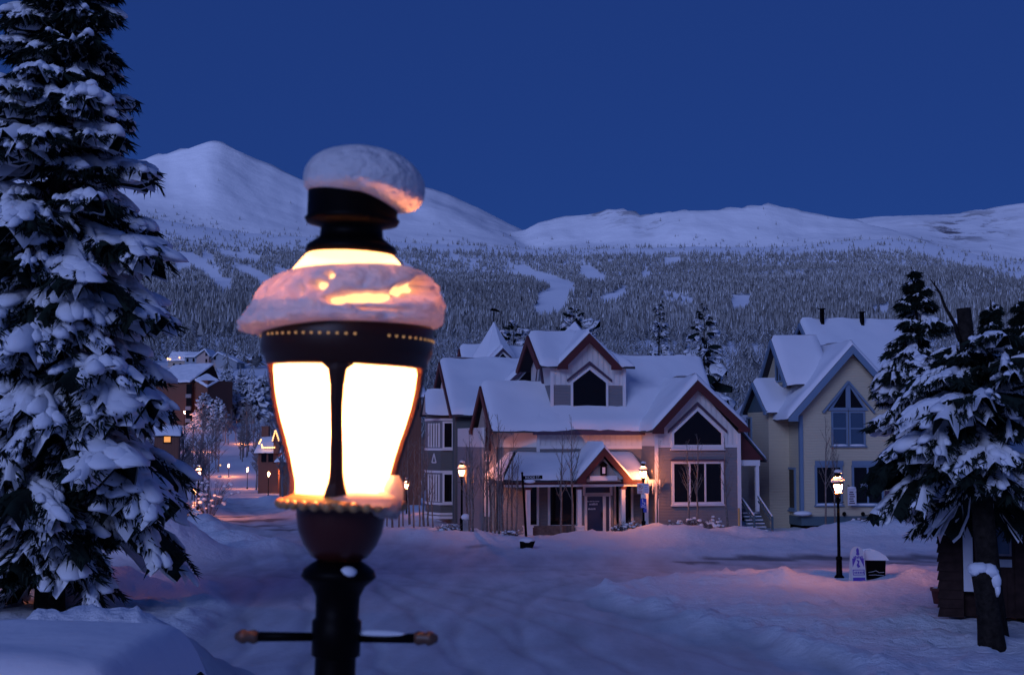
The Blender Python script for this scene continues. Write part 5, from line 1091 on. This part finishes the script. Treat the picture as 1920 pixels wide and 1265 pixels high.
# sandwich board and litter box by the right lamp
p_ = flat(1611, 1090, gz(12.0, 49)); sb = thing('sandwich_board', 'tall white arch topped sandwich board with purple print', 'sign', p_, R(6))
h = 64*49/F; hw = .27
def arch(w, h0, h1, n=12): return [(-w*1.12, 0), (w*1.12, 0)] + [(w*math.cos(a), h0+(h1-h0)*math.sin(a)) for a in np.linspace(0, math.pi, n)]
for yy, ti in ((0, R(-7)), (.32, R(7))):
    f_ = MB().prism(arch(.225, .92, h), -.012, .012, 'y').build('panel', SIGNW, sb); f_.location = (0, yy, 0); f_.rotation_euler = (ti, 0, 0)
    if yy == 0:
        mb = MB(); mb.ball((0, -.02, h-.15), 1, 10, 6, (.05, .008, .10)); mb.ball((0, -.02, h-.25), 1, 10, 6, (.06, .008, .05)); mb.build('emblem', PURPLE, f_)
        mb = MB(); [mb.box(-.15+.055*i, -.11+.055*i, -.018, -.0125, h-.40, h-.33+.015*(i % 2)) for i in range(6)]; mb.build('lettering', PURPLE, f_)
        mb = MB(); mb.prism([(-.2, .78), (-.2, .48), (-.06, .78)], -.018, -.0125, 'y'); mb.prism([(.2, .78), (.06, .78), (.2, .48)], -.018, -.0125, 'y'); mb.prism([(-.05, .74), (.05, .70), (.02, .58), (.07, .5), (-.02, .46), (-.06, .56), (-.01, .64)], -.018, -.0125, 'y'); mb.build('figure_print', PURPLE, f_)
        mb = MB(); ring(mb, rectp(-.18, .24, .18, .38), .025, -.018, -.0125, 'y'); mb.box(-.21, .21, -.018, -.0125, .03, .14); [mb.box(-.15+.06*i, -.11+.06*i, -.018, -.0125, .27, .34) for i in range(6)]; mb.build('boxed_print', PURPLE, f_)
p_ = flat(1640, 1086, gz(12.5, 49.6)); lb_ = thing('litter_box', 'square black litter box piled with snow beside the sandwich board', 'bin', p_, R(-4))
MB().prism([(-.30, 0), (.30, 0), (.335, .72), (-.335, .72)], -.3, .3, 'y').build('box', METAL, lb_)
mb = MB(); mb.tube([(-.26, -.31, .27), (-.1, -.31, .30), (0, -.31, .33), (.1, -.31, .27), (.27, -.31, .28)], .008, 4); mb.tube([(-.25, -.31, .18), (-.02, -.31, .19), (.05, -.31, .18), (.26, -.31, .17)], .007, 4); mb.build('mountain_line_emblem', SIGNW, lb_)
mb = MB(); mb.prism([(-.36, .722), (.36, .722), (.30, .80), (.08, .94), (-.1, 1.0), (-.3, .97)], -.31, .31, 'y'); so = mb.build('snow', SNOW, lb_); bv = so.modifiers.new('bevel', 'BEVEL'); bv.width = .09; bv.segments = 4; so.data.shade_smooth()

# ------------------------------------------------------------------ snow buried car in the near left corner
cx = -3.55; cy0, cy1 = 8.6, 13.0; cz = gz(-3.5, 11)
cr_ = thing('buried_car', 'parked car buried under a thick smooth blanket of snow', 'car', (cx + .08, 10.8, cz+.08))
body = [(-2.2, .25), (2.2, .25), (2.25, .75), (1.9, .95), (1.1, 1.0), (.75, 1.45), (.4, 1.56), (-1.7, 1.56), (-2.15, 1.0)]
MB().prism(body, -.86, .86, 'x').build('body', mat('dark_car_paint', (.03, .035, .045), .3), cr_)
for sg in (-1, 1):
    MB().prism([(.6, 1.02), (.55, 1.38), (-1.5, 1.38), (-1.8, 1.02)], sg*.862, sg*.872, 'x').build('side_window', GLASS, cr_)
    for yy in (-1.4, 1.4):
        w_ = MB().lathe([(.15, -.1), (.34, -.1), (.36, 0), (.34, .1), (.15, .1)], 20).build('wheel', METAL, cr_, True); w_.location = (sg*.8, yy, .36); w_.rotation_euler = (0, R(90), 0)
    mb = MB(); mb.box(sg*.9, sg*1.08, .55, .68, 1.02, 1.16); mb.build('mirror', METAL, cr_)
mb = MB(); mb.tube([(.80, -1.5, 1.60), (.80, .3, 1.60)], .022, 6); mb.build('roof_rail', METAL, cr_)
n, m = 46, 64; V = []
for i in range(n+1):
    for j in range(m+1):
        u = -1 + 2*i/n; v = -1 + 2*j/m; x = u*1.04; y = v*2.5
        prf = np.interp(y, [-2.5, -2.2, -1.75, .5, .85, 1.2, 2.2, 2.5], [.75, 1.05, 1.70, 1.72, 1.55, 1.22, 1.02, .55])
        ex = max(0, 1-abs(u)**5)**.5; ey = max(0, 1-abs(v)**12)**.5
        nz = float(fbm(np.array([x*1.1+7]), np.array([y*1.1]), 13)[0]); lip = .07*math.exp(-((abs(u)-.86)/.12)**2)*(1 if u > 0 else .4)
        V.append((x + .03*(nz-.5), y, prf - .22 + .34*ex*ey*(.8+.4*nz) + lip*ey - (1-ex)*.10))
V = np.array(V).reshape(n+1, m+1, 3)
for _ in range(10): V[1:-1, 1:-1, 2] = (V[1:-1, 1:-1, 2]*2 + V[:-2, 1:-1, 2] + V[2:, 1:-1, 2] + V[1:-1, :-2, 2] + V[1:-1, 2:, 2])/6
np_mesh('snow_blanket', V, grid_tris(n, m), SNOW, cr_, smooth=True)
mb = MB(); mb.ball((1.05, -.2, .45), 1, 16, 8, (.5, 1.9, .75), .05, random.Random(6)); mb.build('snow_bank', SNOW, cr_, True)

# ------------------------------------------------------------------ bare aspens
def aspen_mesh(seed, H, r0=.055, nb=17, tw=4, spread=.5, mn=.003, m_=None):
    rg = random.Random(seed); mb = MB(); pts = []; x = y = 0
    for i in range(9):
        t = i/8; pts.append(Vector((x, y, H*t - (.3 if i == 0 else 0)))); x += rg.uniform(-.05, .05)*H/5; y += rg.uniform(-.05, .05)*H/5
    mb.tube(pts, [r0*(1-.88*i/8) for i in range(9)], 5)
    def P_(t): k = min(7, int(t*8)); return pts[k].lerp(pts[k+1], t*8-k)
    for b_ in range(nb):
        t = .28 + .7*(b_/nb) + rg.uniform(-.03, .03); t = min(.98, t); a = rg.uniform(0, 6.28); L = (H*.30*(1-t)+.35)*rg.uniform(.6, 1.2); p = P_(t)
        d = Vector((math.cos(a)*spread, math.sin(a)*spread, 1)).normalized(); q1 = p + d*L*.5; d2 = (d + Vector((0, 0, .25))).normalized(); q2 = q1 + d2*L*.5; rb = r0*(1-.85*t)*.42
        mb.tube([p, q1, q2], [max(mn, rb), max(mn, rb*.7), mn+.001], 4, False)
        for k in range(tw):
            s = rg.uniform(.25, .95); pp = p.lerp(q2, s); a2 = rg.uniform(0, 6.28); dd = (d + Vector((math.cos(a2), math.sin(a2), .2))*.7).normalized(); mb.tube([pp, pp + dd*L*rg.uniform(.18, .4)], [rb*.4+mn, mn], 3, False)
    me = bpy.data.meshes.new('aspen'); me.from_pydata(mb.v, [], mb.f); me.update(); me.materials.append(m_ or ASPEN); me.shade_smooth(); return me
AM = [aspen_mesh(i, 5.5, .06 + .01*(i % 3), 16 + i % 4, 4) for i in range(7)]
def aspen(px, pyb, Y, H, k, label, group=None, lean=0.0, snow=True):
    o = bpy.data.objects.new('bare_aspen', AM[k % len(AM)]); COL.objects.link(o); o.location = at(px, pyb, Y); s = H/5.5; o.scale = (s, s, s); o.rotation_euler = (0, lean, k*1.7); return tag(o, label, 'tree', group)
for i, (px, H) in enumerate([(905, 5.8), (914, 6.2), (921, 5.5), (928, 4.6), (936, 6.0), (943, 5.0), (951, 4.4), (958, 5.4), (969, 4.2), (888, 4.8), (880, 5.4)]):
    aspen(px, 1003 + (i % 3)*4, 70 + (i % 4)*.8, H, i, 'thin bare aspen in the thicket at the corner of the grey building', 'aspens at the grey building corner', .02*math.sin(i))
for i, (px, H) in enumerate([(736, 4.6), (748, 5.0), (756, 4.4), (768, 5.6), (776, 4.8), (786, 5.2), (795, 5.8), (804, 4.6), (725, 4.4), (812, 3.5)]):
    aspen(px, 988 + (i % 3)*4, 78 + (i % 4)*1.2, H, i+2, 'thin bare trunk in the row left of the bay windowed building', 'bare trees left of the Victorian building', .03*math.sin(i*2))
for px, pb_, Y, H, k, lab in [(1053, 1002, 72.5, 5.2, 1, 'slender bare aspen before the wide porch window'), (1074, 1003, 72.6, 6.0, 3, 'taller bare aspen between the porch window and the entrance'), (1292, 996, 73.0, 4.6, 2, 'bare aspen before the left half of the large front window'), (1308, 997, 73.2, 5.0, 4, 'bare aspen before the middle of the large front window'), (1365, 998, 73.2, 4.8, 5, 'bare sapling at the right corner of the front gable'), (1233, 985, 73.2, 4.4, 6, 'bare crooked sapling by the icicles at the porch end'),
                          (1548, 978, 76.5, 5.6, 0, 'bare aspen before the yellow house wall'), (1566, 978, 76.6, 5.0, 3, 'bare sapling behind the right street lamp and yellow house'), (878, 998, 75.4, 4.6, 5, 'bare aspen lit orange beside the bay window lamp')]:
    aspen(px, pb_, Y, H, k, lab)
THK = mat('brown_brush', (.13, .105, .105), .9)
rg = random.Random(12)
BM = [aspen_mesh(40+i, 5.5, .09, 24, 6, .75, .016, mat('frosted_brush_bark', (.20, .175, .175), .9)) for i in range(5)]
for i in range(170):
    px = rg.choice([rg.uniform(325, 420), rg.uniform(370, 560), rg.uniform(430, 570), rg.uniform(560, 800)]); Y = rg.uniform(175, 390); X = (px-960)/F*Y
    zone = 395 + (Y-175)*.18 < px < 500 - (Y-175)*.3
    if (zone and Y < 300) or (px > 480 and px < 525 and Y < 225): continue
    o = bpy.data.objects.new('bare_tree', BM[i % len(BM)]); COL.objects.link(o); s = rg.uniform(5, 9.5)/5.5; o.location = (X, Y, gz(X, Y)); o.scale = (s*1.3, s*1.3, s); o.rotation_euler = (0, 0, rg.uniform(0, 6)); tag(o, 'bare leafless tree in the thicket along the lower street', 'tree', 'bare trees of the lower street thicket')

# ------------------------------------------------------------------ shrubs with snow
def shrub(px, pyb, Y, w, h, seed, label, group=None):
    rg = random.Random(seed); p = at(px, pyb, Y); o = thing('snowy_shrub', label, 'shrub', p, 0, group); mb = MB(); sn_ = MB()
    for i in range(46):
        a = rg.uniform(0, 6.28); r = rg.uniform(0, 1)**.5; q = Vector((w*r*math.cos(a), w*r*.7*math.sin(a), h*rg.uniform(.45, 1.0)*(1-.45*r*r))); mb.tube([(q.x*.3, q.y*.3, -.25), q*.6, q], [.018, .012, .004], 3, False)
        for k in range(3): mb.tube([q*rg.uniform(.5, .95), q + Vector((rg.uniform(-.22, .22), rg.uniform(-.2, .2), rg.uniform(-.05, .22)))], [.008, .003], 3, False)
        if i % 2 == 0: s = rg.uniform(.07, .16)*min(1, w); sn_.ball(q, 1, 8, 5, (s*1.3, s*1.1, s*.75), .15, rg)
    tag(mb.build('twigs', THK, o), kind='stuff'); tag(sn_.build('snow', SNOW, o, True), kind='stuff'); return o
for i, (px, py, Y, w, h, lab) in enumerate([(1268, 998, 72.6, .55, .75, 'snow tufted shrub beneath the left end of the front window'), (1300, 996, 72.8, .6, .85, 'snow tufted shrub beneath the middle of the front window'), (1335, 996, 72.8, .6, .8, 'snow tufted shrub beneath the right end of the front window'), (1190, 998, 73.2, .6, .7, 'dark shrub with snow dots behind the sign lamp'), (1160, 1000, 73.4, .4, .6, 'small dark shrub beside the entrance column'),
    (1655, 992, 75.5, .9, .8, 'wide snowy shrub below the right corner of the yellow house'), (1690, 990, 75.5, .8, .75, 'snowy shrub under the overhanging spruce by the yellow house'), (1612, 988, 76, .5, .55, 'low snowy shrub under the yellow house windows'), (836, 1000, 76, .5, .5, 'round snow covered shrub at the bay base'), (850, 998, 74.5, .4, .45, 'little snowy shrub beside the aspen lamp'), (960, 1006, 69, .5, .4, 'snowy twigs at the foot of the name sign'),
    (330, 965, 100, 2.2, 1.8, 'dark tangled shrub lit orange by the short lamp'), (392, 960, 104, 1.6, 1.6, 'brown brush beside the lamp at the snow pile'), (402, 940, 120, 2.4, 2.4, 'large brown brush along the street verge'), (345, 972, 97, 1.0, .9, 'small lit shrub at the foot of the short lamp')]):
    shrub(px, py, Y, w, h, 200+i, lab)

# ------------------------------------------------------------------ hillside and lower street buildings
HB = Frame(345, 795, 385, R(-28)); l5 = HB.loc
hb_ = thing('brown_block', 'brown timber apartment block with snowy mono pitch roof on the slope', 'building', HB.o, R(-28))
bx0 = l5(288, 760, 0)[0]; bx1 = l5(356, 760, 0)[0]; bx2 = l5(400, 760, 4)[0]; zt5 = l5(330, 717, 0)[1]
MB().box(bx0, bx1, 0, 12, -8, zt5).build('wall', BROWN, hb_); MB().box(bx1+.02, bx2, 1.5, 12, -8, zt5+.5).build('wall', BROWN, hb_)
MB().box(bx1-1.3, bx1+.6, -.05, -.005, -8, zt5-.5).build('balcony_shade_panel', FLATBLACK, hb_)  # flat black panel painting the shade of a recess that is not cut
for i in range(3): MB().box(bx1-1.25, bx1+.55, -.4, -.06, zt5-4.2-3.3*i, zt5-3.2-3.3*i).build('balcony', CONCRETE, hb_)
zr5 = l5(330, 688, 6)[1]
roof_side(hb_, (bx0-.5, -.8, zt5), (bx1+.5, -.8, zt5), (bx1+.5, 9, zr5+.6), (bx0-.5, 9, zr5+.6), .5, (1, 1, 1, 1)); MB().prism([(0, zt5), (12, zt5), (9, zr5+.3)], bx1+.02, bx1+.4, 'x').build('wall', DARKBROWN, hb_)
roof_side(hb_, (bx1+.6, 1, zt5+.6), (bx2+.3, 1, zt5-1.5), (bx2+.3, 6, zt5+.5), (bx1+.6, 6, zt5+2.4), .45, (1, 1, 1, 1))
def simple_house(label, name, px0, px1, pyb, pye, pya, Y, a, wm, depth=9, ax='y', wins=(), barge=None, pxa=None, lit=(), th=.5):
    pc = (px0+px1)/2; fr = Frame(pc, pyb, Y, a); o = thing(name, label, 'building', fr.o, a); x0 = fr.loc(px0, pyb, 0)[0]; x1 = fr.loc(px1, pyb, 0)[0]; ze = fr.loc(pc, pye, 0)[1]; za_ = fr.loc(pc, pya, 0)[1]
    MB().box(x0, x1, 0, depth, -9, ze).build('wall', wm, o)
    if ax == 'y':
        xa_ = fr.loc(pxa or pc, pya, 0)[0]; wall(o, [(x0+.01, ze+.004), (x1-.01, ze+.004), (xa_, za_-.2)], .01, depth-.01, 'y', wm)
        gable(o, (xa_, za_), (x0-.6, ze-.3), (x1+.6, ze-.3), -.7, depth+.6, 'y', th, barge, .4)
    else:
        wall(o, [(0.01, ze+.004), (depth-.01, ze+.004), (depth/2, za_-.2)], x0+.01, x1-.01, 'x', wm)
        gable(o, (depth/2, za_), (-.7, ze-.3), (depth+.7, ze-.3), x0-.6, x1+.6, 'x', th, barge, .4)
    for px, py in wins: 
        xx, zz = fr.loc(px, py, 0); window(o, rectp(xx-.45, zz-.7, xx+.45, zz+.7), -.003, wm, w=.12, sill=False)
    for px, py in lit:
        xx, zz = fr.loc(px, py, -.4); MB().ball((xx, -.75, zz), .32, 8, 6).build('wall_light', BULBS, o, True)
    return o
simple_house('long pale condo with three lit dormers on the hillside', 'hillside_condo', 315, 350, 692, 675, 660, 600, R(-8), TAN, 10, 'x', [(326, 684), (338, 684)], DARKTRIM, lit=[(315, 672), (319, 673), (337, 670)])
simple_house('pale grey blue condo wing with rows of dark square windows', 'hillside_condo', 346, 368, 694, 668, 660, 597, R(-5), BLUEW, 12, 'x', [(351.5, 675), (363, 675), (351.5, 687), (363, 687)], BLUEW)
simple_house('salmon gabled condo wing next to the grey blue one', 'hillside_condo', 368, 391, 694, 667, 655, 596, R(-5), PINKW, 12, 'y', [(387, 664), (387, 676)], BLUEW, pxa=384)
simple_house('wide grey gabled condo beside the salmon wing', 'hillside_condo', 392, 444, 693, 678, 661, 598, R(-5), BLUEW, 12, 'y', [(403, 671)], BLUEW, pxa=409, lit=[(398, 686)])
simple_house('low brown lodge with four little snowy gables', 'brown_lodge', 443, 482, 684, 673, 664, 640, R(0), BROWN, 10, 'x', [(450, 677), (460, 677), (470, 677)], DARKBROWN)
simple_house('long dark lodge roof high among the hillside trees', 'dark_lodge', 425, 462, 662, 655, 648, 760, R(0), DARKBROWN, 12, 'x', [], DARKBROWN)
simple_house('long dark roofed chalet at the top of the hillside clearing', 'dark_lodge', 385, 412, 652, 646, 641, 800, R(0), DARKBROWN, 12, 'x', [], DARKBROWN)
simple_house('brown house with twin snowy gables behind the frosted spruces', 'brown_house', 405, 425, 735, 721, 708, 480, R(0), BROWN, 10, 'x', [], DARKBROWN)
simple_house('wide brown house with low snowy roof behind the frosted spruces', 'brown_house', 455, 492, 732, 719, 706, 480, R(5), BROWN, 10, 'x', [], DARKBROWN)
xh = simple_house('cottage with light strings along its snowy roof edges', 'lit_cottage', 484, 522, 866, 845, 822, 235, R(-6), BROWN, 7, 'x', [(495, 858), (508, 858)], DARKTRIM, th=.35)
fr_ = Frame(503, 872, 235, R(-6))
def lights(parent, pts, n):
    mb = MB()
    for (a, b_) in zip(pts[:-1], pts[1:]):
        for i in range(n): p = Vector(a).lerp(Vector(b_), (i+.5)/n); mb.ball(p, .13, 6, 4)
    return tag(mb.build('light_string', BULBS, parent, True), kind='stuff')
def q3(px, py, v): x, z = fr_.loc(px, py, v); return (x, v, z)
lights(xh, [q3(490, 844.5, -.9), q3(516, 844.5, -.9)], 8); lights(xh, [q3(485, 838, -1), q3(490, 829, -1)], 4); lights(xh, [q3(490, 838, -1), q3(493, 846, -1)], 3)
ta_ = fr_.loc(517, 812, -1.0); tl_ = fr_.loc(511, 833, -1.0); tr_ = fr_.loc(524, 833, -1.0)
gable(xh, ta_, tl_, tr_, -1.0, 3, 'y', .3, DARKTRIM, .3); wall(xh, [(tl_[0]+.1, tl_[1]-2), (tr_[0]-.1, tl_[1]-2), (tr_[0]-.1, tl_[1]), (ta_[0], ta_[1]-.2), (tl_[0]+.1, tl_[1])], -.8, 3, 'y', BROWN)
lights(xh, [(tl_[0], -1.2, tl_[1]), (ta_[0], -1.2, ta_[1]), (tr_[0], -1.2, tr_[1])], 5)
cx_, cz_ = fr_.loc(498, 811, 4); MB().box(cx_-.6, cx_+.6, 3.6, 4.6, cz_-3, cz_+.6).build('chimney', BROWN, xh)
simple_house('small brown house with stepped snowy roofs below the cottage', 'brown_house', 524, 560, 885, 862, 845, 215, R(-20), BROWN, 7, 'x', [], DARKBROWN, th=.35)
simple_house('brown cabin with snowy roof glimpsed left of the Victorian gable', 'brown_house', 700, 790, 790, 738, 716, 150, R(12), BROWN, 8, 'x', [(778, 755)], DARKTRIM, th=.35)
simple_house('low shop front with glowing lit windows behind the yellow house', 'lit_shop', 1684, 1770, 1000, 925, 905, 88, R(4), BROWN, 7, 'x', [], DARKBROWN, th=.3)
ls = bpy.data.objects['lit_shop']; fr_ = Frame(1727, 1000, 88, R(4))
for a_, b_ in ((1687, 1714), (1717, 1742)): xx0, zz0 = fr_.loc(a_, 976, -.02); xx1, zz1 = fr_.loc(b_, 938, -.02); window(ls, rectp(xx0, zz0, xx1, zz1), -.02, DARKBROWN, LITWIN, w=.1, sill=False)
lw = thing('lit_window_hut', 'tiny hut with one glowing orange window behind the spruce boughs', 'hut', at(312, 830, 180), R(8))
MB().box(-1.5, 1.5, 0, 2.5, -4, .95).build('wall', BROWN, lw); gable(lw, (1.25, 1.9), (-.3, .95), (2.8, .95), -1.8, 1.8, 'x', .35, DARKBROWN, .2); wall(lw, [(0.02, .952), (2.48, .952), (1.25, 1.75)], -1.45, 1.45, 'x', BROWN)
window(lw, rectp(-.3, .1, .5, .8), 0, DARKBROWN, LITWIN, w=.08, d=.06)
